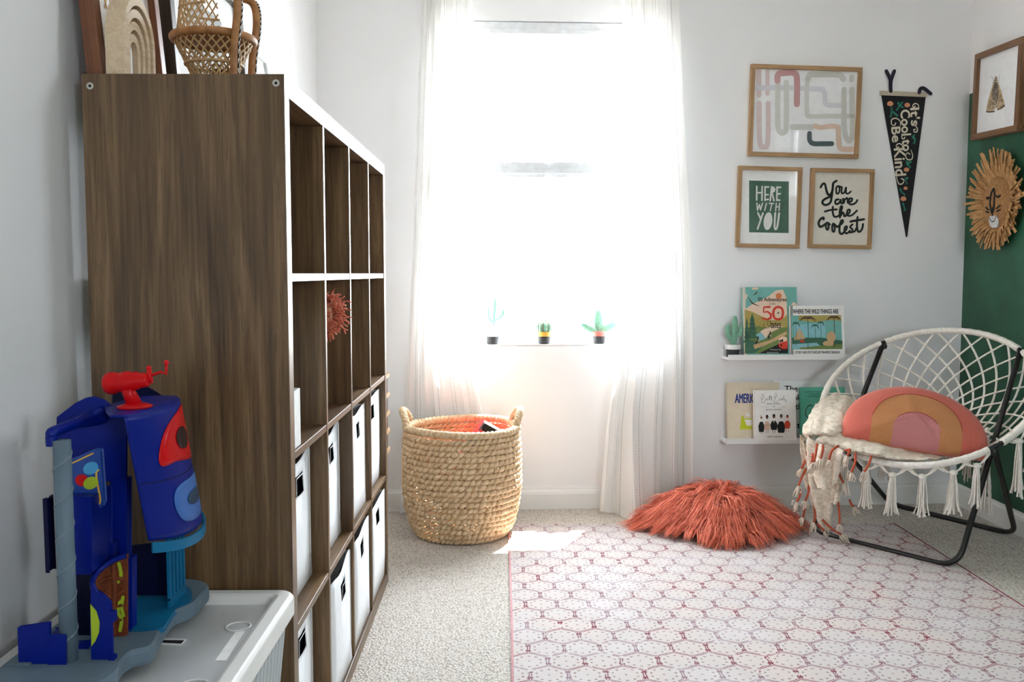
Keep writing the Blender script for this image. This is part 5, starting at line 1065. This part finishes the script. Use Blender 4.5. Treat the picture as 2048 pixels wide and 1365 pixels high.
seamr = mat('coral_piping_thread', (178, 76, 58), rough=0.9)
b = MB()
for hw, ht in ((0.165, 0.212), (0.086, 0.128)):
    base_ = ht-hw*0.85; P_ = [(-hw, 0.006), (-hw, base_*0.5)]+[(-hw*math.cos(a), base_+hw/1.175*math.sin(a)) for a in np.linspace(0, math.pi, 26)]+[(hw, base_*0.5), (hw, 0.006)]
    b.tube([(x, front(x, z), z) for x, z in P_], 0.0016, 5)
b.build('arch_seams', seamr, t, world=False)

# ---------------------------------------------------------------- throw over the rim of the chair
thr = mat('cream_crinkle_cotton', (236, 224, 208), (214, 196, 172), scale=48, stretch=(1, 1, 2.2), rough=0.9, bump=1.0, bscale=120, contrast=(0.4, 0.68)); cordm = mat('rust_fringe_cord', (188, 84, 52), (164, 66, 40), scale=80, rough=0.85); wtas = mat('cream_tassel_yarn', (230, 214, 196), rough=0.9)
tb = np.array(PY(1650, 1062, 3.72)); t = thing('throw_blanket', 'cream crinkled throw with rust fringe draped over the left of the round chair', 'blanket', (float(tb[0]), float(tb[1]), 0.0))
def loft(secs, nu, nv, amp, seed, freq=2.6, fold=0.0):          # surface through rows of points with soft cloth folds
    rows = []
    for s_ in secs:
        c = cr([PY(*p) for p in s_], 10); c = np.array(c); d = np.r_[0, np.cumsum(np.linalg.norm(np.diff(c, axis=0), axis=1))]; q = np.linspace(0, d[-1], nu+1); rows.append(np.stack([np.interp(q, d, c[:, k]) for k in range(3)], 1))
    rows = np.array(rows); m = len(secs); G = []
    for i in range(nu+1): G.append(np.array(cr(list(rows[:, i]), max(2, nv//(m-1)))))
    G = np.array(G); nu_, nv_ = G.shape[:2]; N = np.cross(np.gradient(G, axis=0), np.gradient(G, axis=1)); N /= np.maximum(np.linalg.norm(N, axis=2, keepdims=True), 1e-9)
    for i in range(nu_):
        for j in range(nv_):
            p = G[i, j]; q = 0.9*noise.noise(Vector((p[0]*18+seed, p[1]*18, p[2]*9)))+0.9*(0.35-abs(noise.noise(Vector((p[0]*38+seed, p[1]*38, p[2]*22)))))+0.5*(0.3-abs(noise.noise(Vector((p[0]*85, p[1]*85+seed, p[2]*50))))); G[i, j] = p+N[i, j]*(amp*q+fold*math.sin(freq*6.28*i/nu_+2.0*j/nv_+seed))
    vs = G.reshape(-1, 3); fs = [(i*nv_+j, i*nv_+j+1, (i+1)*nv_+j+1, (i+1)*nv_+j) for i in range(nu_-1) for j in range(nv_-1)]
    return vs, fs, G
b = MB()
# upper bunched fold lying over the left rim
v1, f1, G1 = loft([[(1648, 792, 3.98), (1690, 790, 3.99), (1722, 806, 3.95)], [(1628, 812, 3.86), (1680, 806, 3.84), (1722, 826, 3.8)], [(1612, 842, 3.76), (1668, 834, 3.70), (1710, 850, 3.68)], [(1603, 866, 3.70), (1640, 868, 3.64), (1690, 862, 3.64), (1706, 858, 3.66)], [(1612, 874, 3.74), (1645, 872, 3.69), (1690, 864, 3.7), (1706, 860, 3.70)]], 40, 48, 0.012, 1.3, 2.2, 0.004)
b.add(v1, f1)
# sheet running along the front of the bowl, under the cushion
v2, f2, G2 = loft([[(1690, 812, 3.92), (1740, 830, 3.84), (1800, 860, 3.78), (1900, 885, 3.72)], [(1665, 846, 3.72), (1715, 868, 3.64), (1790, 895, 3.58), (1890, 912, 3.56)], [(1640, 872, 3.66), (1700, 892, 3.58), (1760, 908, 3.51), (1850, 920, 3.47)], [(1628, 886, 3.66), (1680, 897, 3.60), (1735, 910, 3.53), (1790, 918, 3.49)]], 50, 48, 0.008, 4.1, 2.0, 0.003)
b.add(v2, f2)
# panels hanging outside
v3, f3, G3 = loft([[(1612, 866, 3.70), (1630, 884, 3.64), (1660, 894, 3.60), (1690, 900, 3.56)], [(1612, 900, 3.71), (1630, 910, 3.63), (1655, 918, 3.60), (1684, 920, 3.56)], [(1618, 935, 3.72), (1640, 940, 3.62), (1662, 945, 3.60), (1680, 940, 3.57)], [(1640, 975, 3.66), (1650, 980, 3.60), (1662, 978, 3.60), (1672, 965, 3.58)]], 40, 46, 0.009, 7.7, 2.6, 0.010)
b.add(v3, f3)
v4, f4, G4 = loft([[(1604, 868, 3.77), (1612, 890, 3.75), (1620, 900, 3.72)], [(1606, 925, 3.77), (1622, 930, 3.72), (1645, 935, 3.69)], [(1608, 962, 3.77), (1624, 968, 3.72), (1650, 970, 3.69), (1664, 968, 3.71)], [(1620, 1000, 3.75), (1634, 1010, 3.71), (1656, 1010, 3.70), (1668, 998, 3.72)], [(1632, 1040, 3.74), (1642, 1048, 3.71), (1654, 1046, 3.70), (1660, 1038, 3.72)], [(1642, 1056, 3.74), (1650, 1062, 3.72), (1658, 1060, 3.72), (1662, 1056, 3.73)]], 40, 60, 0.009, 11.1, 2.4, 0.009)
b.add(v4, f4)
v5, f5, G5 = loft([[(1655, 900, 3.68), (1670, 910, 3.65), (1684, 910, 3.63)], [(1660, 960, 3.68), (1672, 962, 3.65), (1684, 955, 3.64)], [(1664, 1005, 3.69), (1672, 1008, 3.66), (1680, 1003, 3.66)]], 24, 34, 0.008, 14.2, 2.0, 0.006)
b.add(v5, f5)
b.build('cloth', thr, t, smooth=True, solid=0.004)
rnd = random.Random(9)
FR = [((1634, 888, 3.62), (1632, 905, 3.60), (1628, 925, 3.59)), ((1646, 890, 3.61), (1645, 905, 3.59), (1641, 918, 3.58)), ((1677, 892, 3.57), (1664, 902, 3.56), (1658, 920, 3.565)), ((1690, 902, 3.55), (1700, 900, 3.535), (1695, 912, 3.53)), ((1711, 906, 3.53), (1710, 926, 3.50), (1703, 945, 3.50)), ((1743, 912, 3.49), (1738, 928, 3.475), (1729, 944, 3.475)),
      ((1615, 895, 3.73), (1612, 918, 3.74), (1603, 938, 3.75)), ((1612, 938, 3.74), (1604, 955, 3.75), (1597, 972, 3.75)), ((1603, 978, 3.75), (1600, 992, 3.755), (1594, 1004, 3.76)), ((1617, 970, 3.73), (1617, 985, 3.73), (1611, 1002, 3.74)), ((1676, 940, 3.60), (1681, 955, 3.60), (1687, 966, 3.60)), ((1676, 1005, 3.65), (1679, 1030, 3.65), (1679, 1048, 3.66)), ((1628, 1012, 3.72), (1630, 1030, 3.72), (1628, 1046, 3.72)),
      ((1645, 1040, 3.69), (1660, 1055, 3.68), (1682, 1070, 3.67)), ((1634, 1048, 3.71), (1642, 1056, 3.71), (1648, 1062, 3.72)), ((1699, 1000, 3.63), (1702, 1008, 3.63), (1707, 1014, 3.63)), ((1626, 905, 3.66), (1625, 915, 3.65), (1623, 930, 3.64)), ((1612, 1008, 3.75), (1609, 1022, 3.75), (1606, 1035, 3.76))]
for q in FR:
    P_ = cr([PY(*p) for p in q], 6)
    for p in P_: p[2] = max(p[2], 0.016)
    b = MB(); b.tube(P_, 0.0046, 8); o = b.build('fringe_cord', cordm, t, smooth=True)
    b = MB(); e = P_[-1]; dr = e-P_[-3]; dr /= np.linalg.norm(dr); dr[2] -= 0.6; dr /= np.linalg.norm(dr)
    for k in range(13):
        s_ = np.array([rnd.gauss(0, 1), rnd.gauss(0, 1), rnd.gauss(0, 1)]); p2 = e+dr*0.034*rnd.uniform(0.8, 1.1)+s_*0.006; p2[2] = max(p2[2], 0.011); m_ = (e+p2)/2+s_*0.004; m_[2] = max(m_[2], 0.012); b.tube([e, m_, p2], [0.0024, 0.0024, 0.0032], 5)
    b.build('fringe_tuft', wtas, o, smooth=True)

# ---------------------------------------------------------------- plastic storage box in the left foreground
clear = mat('frosted_clear_plastic', (196, 198, 198), (184, 187, 188), scale=6, rough=0.38, trans=0.12); rimp = mat('frosted_white_plastic_rim', (222, 221, 217), (216, 215, 211), scale=10, rough=0.42)
TX0, TX1, TY0, TY1, TZ = -0.80, -0.398, 1.02, 1.752, 0.491
t = thing('storage_box', 'frosted white plastic storage box with a ribbed side and flat lid in the left foreground', 'storage box', ((TX0+TX1)/2, (TY0+TY1)/2, 0))
def rrect(x0, x1, y0, y1, r, n=6):
    out = []
    for cx, cy, a0 in ((x1-r, y1-r, 0), (x0+r, y1-r, 90), (x0+r, y0+r, 180), (x1-r, y0+r, 270)):
        for k in range(n+1): a = RAD(a0+90*k/n); out.append((cx+r*math.cos(a), cy+r*math.sin(a)))
    return out
def stack(b, rings, mi=0):                                      # walls through stacked outlines of equal length
    n = len(rings[0][0]); vs = [(x, y, z) for pts, z in rings for x, y in pts]; b.add(vs, [(l*n+k, l*n+(k+1) % n, (l+1)*n+(k+1) % n, (l+1)*n+k) for l in range(len(rings)-1) for k in range(n)], mi); return n
b = MB(); R_ = lambda i, r: rrect(TX0+i, TX1-i, TY0+i, TY1-i, max(r-i*0.5, 0.006))
stack(b, [(R_(0.006, .03), TZ-0.045), (R_(0.0, .03), TZ-0.04), (R_(0.0, .03), TZ-0.008), (R_(0.006, .03), TZ), (R_(0.026, .03), TZ), (R_(0.034, .03), TZ-0.004), (R_(0.04, .03), TZ-0.016), (R_(0.042, .03), TZ-0.017)])
lid = b.build('lid', rimp, t, smooth=False, bevel=0.002)
b = MB(); b.prism(R_(0.041, .03), TZ-0.02, TZ-0.0165, 'z'); b.build('lid_panel', clear, lid)
for x, y in ((-0.468, 1.60), (-0.468, 1.365), (-0.73, 1.6), (-0.6, 1.2)):
    b = MB(); b.tube([(x+0.021*math.cos(a), y+0.021*math.sin(a), TZ-0.0155) for a in np.linspace(0, 6.283, 32, endpoint=False)], 0.0016, 6, True); b.build('moulded_ring', rimp, lid, smooth=True)
p0, p1, p2, p3 = [PZ(x, y, TZ-0.016) for x, y in ((472, 1263), (490, 1263), (452, 1322), (430, 1322))]
b = MB(); b.prism([(p[0], p[1]) for p in (p0, p1, p2, p3)], TZ-0.0165, TZ-0.0158, 'z'); b.build('blank_label', paper, lid)
q0, q1, q2, q3 = [PZ(x, y, TZ-0.016) for x, y in ((316, 1280), (372, 1281), (362, 1291), (318, 1289))]
b = MB(); b.prism([(p[0], p[1]) for p in (q0, q1, q2, q3)], TZ-0.0166, TZ-0.016, 'z'); b.build('slot_shade', dark, lid); b = MB(); b.tube([(p[0], p[1], TZ-0.0155) for p in (q0, q1, q2, q3)], 0.0018, 6, True); b.build('slot_rim', rimp, lid)  # dark plate paints the shade of the slot, no real recess
b = MB(); rings = []
for z, i in ((TZ-0.03, 0.012), (0.3, 0.028), (0.03, 0.05), (0.008, 0.06)): rings.append((R_(i, .05), z))
stack(b, rings); b.add([(x, y, 0.006) for x, y in R_(0.06, .05)], [tuple(range(len(R_(0.06, .05))))]); b.build('tub', clear, t)
for k in range(24):
    y = TY0+0.07+k*(TY1-TY0-0.14)/23; b = MB(); b.tube([(TX1-0.0135, y, TZ-0.05), (TX1-0.028, y, 0.3), (TX1-0.049, y, 0.04)], 0.006, 8); b.build('rib', clear, t, smooth=True)

# ---------------------------------------------------------------- toy tower on the lid
blue = mat('royal_blue_plastic', (3, 28, 128), (2, 25, 118), scale=12, rough=0.36, spec=0.2); navyp = mat('navy_blue_plastic', (4, 10, 52), (4, 9, 46), scale=12, rough=0.4, spec=0.2); grey = mat('blue_grey_plastic', (104, 122, 136), (96, 113, 126), scale=20, rough=0.45, spec=0.2); teal = mat('teal_plastic', (22, 112, 156), (18, 98, 138), scale=14, rough=0.35, spec=0.2); redt = mat('bright_red_plastic', (206, 14, 20), (196, 12, 18), scale=14, rough=0.32, spec=0.2); skyb = mat('pale_blue_plastic', (72, 116, 186), (66, 108, 178), scale=14, rough=0.4, spec=0.2); smoke = mat('smoked_window', (52, 34, 36), rough=0.25, spec=0.2); slatew = mat('slate_window', (48, 72, 100), rough=0.3, spec=0.2)
limep = mat('lime_plastic', (168, 190, 48), rough=0.4, spec=0.2); yel = mat('amber_outline', (222, 176, 70), rough=0.5, spec=0.2); brn = mat('brown_relief', (134, 70, 40), (96, 46, 28), scale=60, rough=0.35, spec=0.2, bump=0.5, bscale=90)
LZ = TZ+0.0004
t = thing('toy_tower', 'blue toy tower playset with red spyglass standing on the storage box lid', 'toy', (-0.62, 1.5, LZ))
def plate(nm, px, Y, th, m_, parent=None, bev=0.0015, foot=False):
    P_ = [PY(x, y, Y) for x, y in px]; pts = [(p[0], max(p[2], LZ+0.004)) for p in P_]
    b = MB(); b.prism(pts, Y, Y+th, 'y'); return b.build(nm, m_, parent or t, bevel=bev)
b = MB(); base_ = [(-0.551, 1.703), (-0.547, 1.65), (-0.546, 1.61), (-0.556, 1.585), (-0.566, 1.565), (-0.563, 1.52), (-0.556, 1.47), (-0.549, 1.43), (-0.551, 1.405), (-0.572, 1.388), (-0.574, 1.35), (-0.566, 1.315), (-0.585, 1.27), (-0.68, 1.25), (-0.735, 1.27), (-0.745, 1.4), (-0.735, 1.6), (-0.70, 1.72), (-0.60, 1.735)]
sm = [tuple(p) for p in cr(base_, 4, True)]; n = len(sm); c0 = np.mean(sm, 0)
ins = lambda d: [tuple(np.array(p)+(c0-np.array(p))/np.linalg.norm(c0-np.array(p))*d) for p in sm]
stack(b, [(ins(0.002), LZ), (ins(0), LZ+0.006), (ins(0.001), LZ+0.02), (ins(0.006), LZ+0.027)]); b.add([(x, y, LZ+0.027) for x, y in ins(0.006)], [tuple(range(n))]); b.build('rock_base', grey, t, smooth=False)
b = MB(); wp_ = cr([(-0.655, 1.58), (-0.632, 1.69), (-0.585, 1.68), (-0.558, 1.625), (-0.553, 1.6), (-0.566, 1.57), (-0.562, 1.52), (-0.56, 1.48), (-0.6, 1.47), (-0.66, 1.49)], 4, True); b.prism([tuple(p) for p in wp_], LZ+0.02, LZ+0.0295, 'z'); b.build('water_pool', teal, t, bevel=0.002)
plate('back_board', [(115, 836), (152, 808), (172, 798), (186, 796), (204, 802), (232, 822), (250, 830), (250, 985), (222, 985), (222, 962), (182, 962), (182, 985), (115, 1000)], 1.50, 0.007, blue)
plate('back_post', [(224, 960), (252, 960), (252, 1130), (226, 1130)], 1.495, 0.02, blue); plate('back_floor', [(176, 1100), (226, 1088), (226, 1122), (180, 1150)], 1.47, 0.03, blue)
plate('rear_peak', [(225, 812), (227, 788), (262, 766), (276, 766), (314, 789), (330, 800), (330, 812)], 1.645, 0.006, navyp)
b = MB(); b.tube(cr([PY(104, 892, 1.36), PY(103, 872, 1.36), PY(108, 864, 1.365), PY(150, 848, 1.42), PY(180, 838, 1.48), PY(205, 830, 1.50)], 6), [0.0085]*20+[0.0095, 0.0105, 0.0115, 0.0125, 0.0135, 0.014, 0.0145, 0.0145, 0.0145, 0.0145, 0.0145][:11], 10); b.build('slide_rail', blue, t, smooth=True)
cxp, cyp = -0.651, 1.36; b = MB(); b.tube([(cxp, cyp, LZ+0.0), (cxp, cyp, 0.851)], 0.0128, 20); co = b.build('spiral_column', grey, t, smooth=True)
b = MB(); b.tube([(cxp+0.0124*math.cos(a), cyp+0.0124*math.sin(a), LZ+0.02+0.37*a/44) for a in np.linspace(0, 40, 320)], 0.0016, 6); b.build('spiral_groove', mat('blue_grey_spiral_plastic', (112, 128, 140), rough=0.5), co, smooth=True)  # raised spiral in a slightly lighter blue-grey
plate('room_block', [(122, 996), (181, 996), (182, 1148), (126, 1148)], 1.40, 0.075, blue); plate('side_spine', [(87, 1000), (92, 998), (98, 1145), (93, 1145)], 1.385, 0.02, navyp)
plate('room_wall', [(128, 1148), (182, 1148), (186, 1290), (132, 1292)], 1.455, 0.008, navyp); plate('step_block', [(132, 1300), (176, 1296), (178, 1362), (134, 1366)], 1.40, 0.03, blue)
s_ = plate('screen', [(127, 932), (138, 924), (160, 916), (188, 903), (197, 904), (200, 950), (204, 1004), (200, 1012), (180, 1012), (160, 1002), (150, 985), (134, 955)], 1.43, 0.012, mat('mid_blue_plastic', (28, 68, 150), rough=0.4), bev=0.003)
K6 = crop(20, 780, 1092/240)
b = MB(); Y_ = 1.4295
def pq(x, y): p = PY(*K6(x, y), Y_); return (p[0], p[2])
b.stroke([pq(568, 668), pq(755, 580)], 0.0024, Y_, 0); b.stroke([pq(806, 730), pq(785, 760), pq(800, 880), pq(822, 1000), (pq(800, 1045)), pq(722, 1040)], 0.003, Y_, 0, 5)
for (x, y), (rx_, rz_), mi, ro in (((735, 715), (0.0125, 0.0095), 1, 0.5), ((655, 825), (0.0105, 0.0095), 2, 0), ((735, 850), (0.0122, 0.0095), 3, 0.5)): q = pq(x, y); b.ell(q[0], q[1], rx_, rz_, Y_-1e-4*mi, mi, 24, ro)
b.build('screen_lights', [yel, mat('cyan_light', (70, 160, 214), rough=0.4), redt, limep], s_)
# leaning round-fronted upper tower
def BEZ(u):                                                     # five-point interpolation weights
    K_ = [0, .25, .5, .75, 1]; return [np.prod([(u-K_[j])/(K_[i]-K_[j]) for j in range(5) if j != i]) for i in range(5)]
def shell(u, v, off=0.0):
    T = np.array([(-0.572, 1.392), (-0.556, 1.44), (-0.548, 1.50), (-0.553, 1.565), (-0.577, 1.622)]); B_ = np.array([(-0.560, 1.442), (-0.536, 1.49), (-0.527, 1.545), (-0.531, 1.60), (-0.556, 1.652)])
    c = np.array([sum(w_*Q_[i] for w_, Q_ in zip(BEZ(u), T*(1-v)+B_*v)) for i in (0, 1)])
    c[0] += 0.004*math.sin(math.pi*u)+off; return (c[0], c[1], 0.881-v*(0.205+0.012*math.sin(math.pi*u)))
b = MB(); b.grid(lambda u, v: shell(u, v), 28, 20)
b.grid(lambda u, v: (shell(u, 0)[0]*(1-v)+v*(-0.592-0.05*min(1, u*2.2)), shell(u, 0)[1], 0.881), 28, 4)
b.grid(lambda u, v: (shell(1, v)[0]*(1-u)+u*(-0.64), shell(1, v)[1], shell(1, v)[2]), 3, 20)
tw = b.build('upper_tower', blue, t, solid=0.003, smooth=True)
def decal(nm, pts, m_, off, parent):                            # rounded panel following the curved front
    P_ = cr(pts, 5, True); c = np.mean(P_, 0); b = MB(); vs = []; n = len(P_); Q = [0, .25, .5, .75, 1]
    for q in Q:
        for p in P_: s2 = c+(p-c)*q; vs.append(shell(s2[0], s2[1], off))
    b.add(vs, [(l*n+k, l*n+(k+1) % n, (l+1)*n+(k+1) % n, (l+1)*n+k) for l in range(4) for k in range(n)]); return b.build(nm, m_, parent, smooth=True, solid=0.001)
r1 = decal('red_panel', [(0.24, 0.42), (0.27, 0.28), (0.42, 0.13), (0.7, 0.04), (0.93, 0.06), (0.96, 0.2), (0.94, 0.35), (0.9, 0.47), (0.7, 0.46), (0.45, 0.42)], redt, 0.0026, tw); decal('oval_window', [(0.60+0.115*math.cos(a), 0.265+0.085*math.sin(a)) for a in np.linspace(0, 6.283, 12, endpoint=False)], smoke, 0.0042, r1)
r2 = decal('pale_blue_panel', [(0.3, 0.78), (0.32, 0.66), (0.42, 0.6), (0.6, 0.59), (0.8, 0.6), (0.93, 0.66), (0.95, 0.78), (0.86, 0.89), (0.62, 0.92), (0.38, 0.89)], skyb, 0.0026, tw); decal('oval_window', [(0.62+0.15*math.cos(a), 0.745+0.055*math.sin(a)) for a in np.linspace(0, 6.283, 12, endpoint=False)], slatew, 0.0042, r2)
b = MB(); b.tube([shell(u, 0.535, 0.0018) for u in np.linspace(0.02, 0.98, 30)], 0.0008, 5); b.build('seam_line', navyp, tw)
# shelf, dark room and barred gate under the tower
b = MB(); b.grid(lambda u, v: (shell(u, 1)[0]+0.004, shell(u, 1)[1]+0.004, shell(u, 1)[2]-0.004-0.017*v), 28, 2); b.build('teal_ledge', teal, t, solid=0.004)
plate('lower_back_wall', [(256, 1095), (342, 1085), (342, 1190), (256, 1190)], 1.625, 0.006, navyp); plate('lower_post', [(252, 1118), (262, 1118), (262, 1262), (252, 1268)], 1.47, 0.02, blue)
g0, g1 = PY(338, 1100, 1.565), PY(369, 1090, 1.645)
gt = MB(); z0_, z1_ = 0.521, 0.66
def gp(u, z, o=0): return (g0[0]*(1-u)+g1[0]*u+o, g0[1]*(1-u)+g1[1]*u, z)
for u0, u1, a, c in [(0, 1, 0, 0.12), (0, 1, 0.9, 1.0)]+[(k*0.23, k*0.23+0.09, 0.1, 0.92) for k in range(5)]:
    za, zb = z0_+(z1_-z0_)*a, z0_+(z1_-z0_)*c
    gt.add([gp(u0, za), gp(u1, za), gp(u1, zb), gp(u0, zb), gp(u0, za, -.005), gp(u1, za, -.005), gp(u1, zb, -.005), gp(u0, zb, -.005)], [(0, 1, 2, 3), (7, 6, 5, 4), (0, 4, 5, 1), (1, 5, 6, 2), (2, 6, 7, 3), (3, 7, 4, 0)])
gt.build('barred_gate', teal, t)
# arched doorway with brown relief, and the open blue door
plate('brown_relief', [(190, 1172), (198, 1148), (214, 1130), (234, 1120), (252, 1113), (252, 1270), (222, 1282), (218, 1205), (200, 1192)], 1.45, 0.006, brn)
b = MB(); Y_ = 1.4488
def q2(x, y): p = PY(x, y, Y_); return (p[0], p[2])
for pts in ([(238, 1128), (242, 1150), (236, 1165)], [(240, 1205), (236, 1225), (243, 1240), (240, 1262)], [(246, 1195), (243, 1215), (247, 1232)]): b.stroke([q2(*p) for p in pts], 0.0055, Y_, 0, 5)
b.build('green_vine', limep, t)
b = MB()
for pts, r_ in (([(226, 1128), (230, 1180), (226, 1240), (230, 1272)], 0.004), ([(200, 1165), (222, 1156), (248, 1160)], 0.0035), ([(205, 1185), (228, 1196), (248, 1180)], 0.003), ([(222, 1215), (246, 1212)], 0.002), ([(224, 1245), (244, 1240)], 0.002)): b.tube(cr([PY(x, y, 1.449) for x, y in pts], 5), r_, 8)
b.build('relief_pipes', brn, t, smooth=True)
b = MB(); b.tube(cr([PY(x, y, Y) for x, y, Y in ((252, 1112, 1.445), (225, 1122, 1.44), (198, 1142, 1.43), (185, 1164, 1.415), (190, 1182, 1.40), (205, 1192, 1.385), (218, 1206, 1.37))], 6), 0.0045, 8); b.build('arch_frame', blue, t, smooth=True)
dr_ = plate('door', [(184, 1172), (192, 1188), (206, 1196), (219, 1208), (222, 1280), (224, 1352), (186, 1352), (182, 1260)], 1.36, 0.006, blue)
for y0 in (1226, 1314): plate('door_clip', [(218, y0), (228, y0), (228, y0+18), (219, y0+18)], 1.357, 0.008, blue, dr_)
plate('lime_spot', [(182, 1212), (192, 1224), (198, 1245), (197, 1265), (190, 1282), (184, 1290)], 1.3585, 0.002, limep, dr_)
fl2 = plate('side_flap', [(37, 1257), (97, 1248), (97, 1342), (82, 1343), (66, 1340), (52, 1348), (40, 1352)], 1.345, 0.006, blue); plate('flap_hinge', [(95, 1272), (130, 1272), (131, 1330), (97, 1330)], 1.342, 0.028, blue, fl2)
b = MB(); b.box(-0.735, -0.70, 1.34, 1.365, LZ+0.02, LZ+0.03); b.build('flap_foot', grey, fl2)
# red spyglass on top
sx_, sy_ = -0.588, 1.475; sc_ = t
b = MB(); b.lathe([(0.0, 0.0), (0.026, 0.0), (0.027, 0.003), (0.016, 0.007), (0.0, 0.008)], 28, (sx_, sy_, 0.8825), caps=False); b.tube([(sx_, sy_, 0.886), (sx_-0.008, sy_, 0.905), (sx_-0.012, sy_, 0.918)], [0.012, 0.0105, 0.012], 14); sp = b.build('spyglass_stand', redt, t, smooth=True)
M = Matrix.Translation((sx_-0.012, sy_, 0.924)) @ Matrix.Rotation(RAD(-5), 4, 'Z') @ Matrix.Rotation(RAD(-6), 4, 'Y')
b = MB(); b.lathe([(0.0, -0.034), (0.015, -0.034), (0.0175, -0.03), (0.0175, -0.02), (0.0155, -0.018), (0.016, -0.004), (0.017, -0.002), (0.0165, 0.006), (0.0145, 0.008), (0.0145, 0.018), (0.012, 0.021), (0.0115, 0.034), (0.008, 0.038), (0.0, 0.038)], 28, caps=False); b.xf(M @ Matrix.Rotation(RAD(90), 4, 'Y')); b.build('spyglass_barrel', redt, sp, smooth=True)
b = MB(); b.tube([M @ Vector(p) for p in ((0.034, 0, 0.004), (0.058, 0, 0.010), (0.066, 0, 0.006), (0.069, 0, 0.022))], 0.0024, 8); b.sphere(M @ Vector((0.069, 0, 0.024)), 0.0042, 10, 8); b.tube([M @ Vector((0.04, 0, -0.006)), M @ Vector((0.039, 0, 0.016))], 0.004, 10); b.sphere(M @ Vector((0.039, 0, 0.018)), 0.0044, 10, 8); b.build('crank_handle', redt, sp, smooth=True)
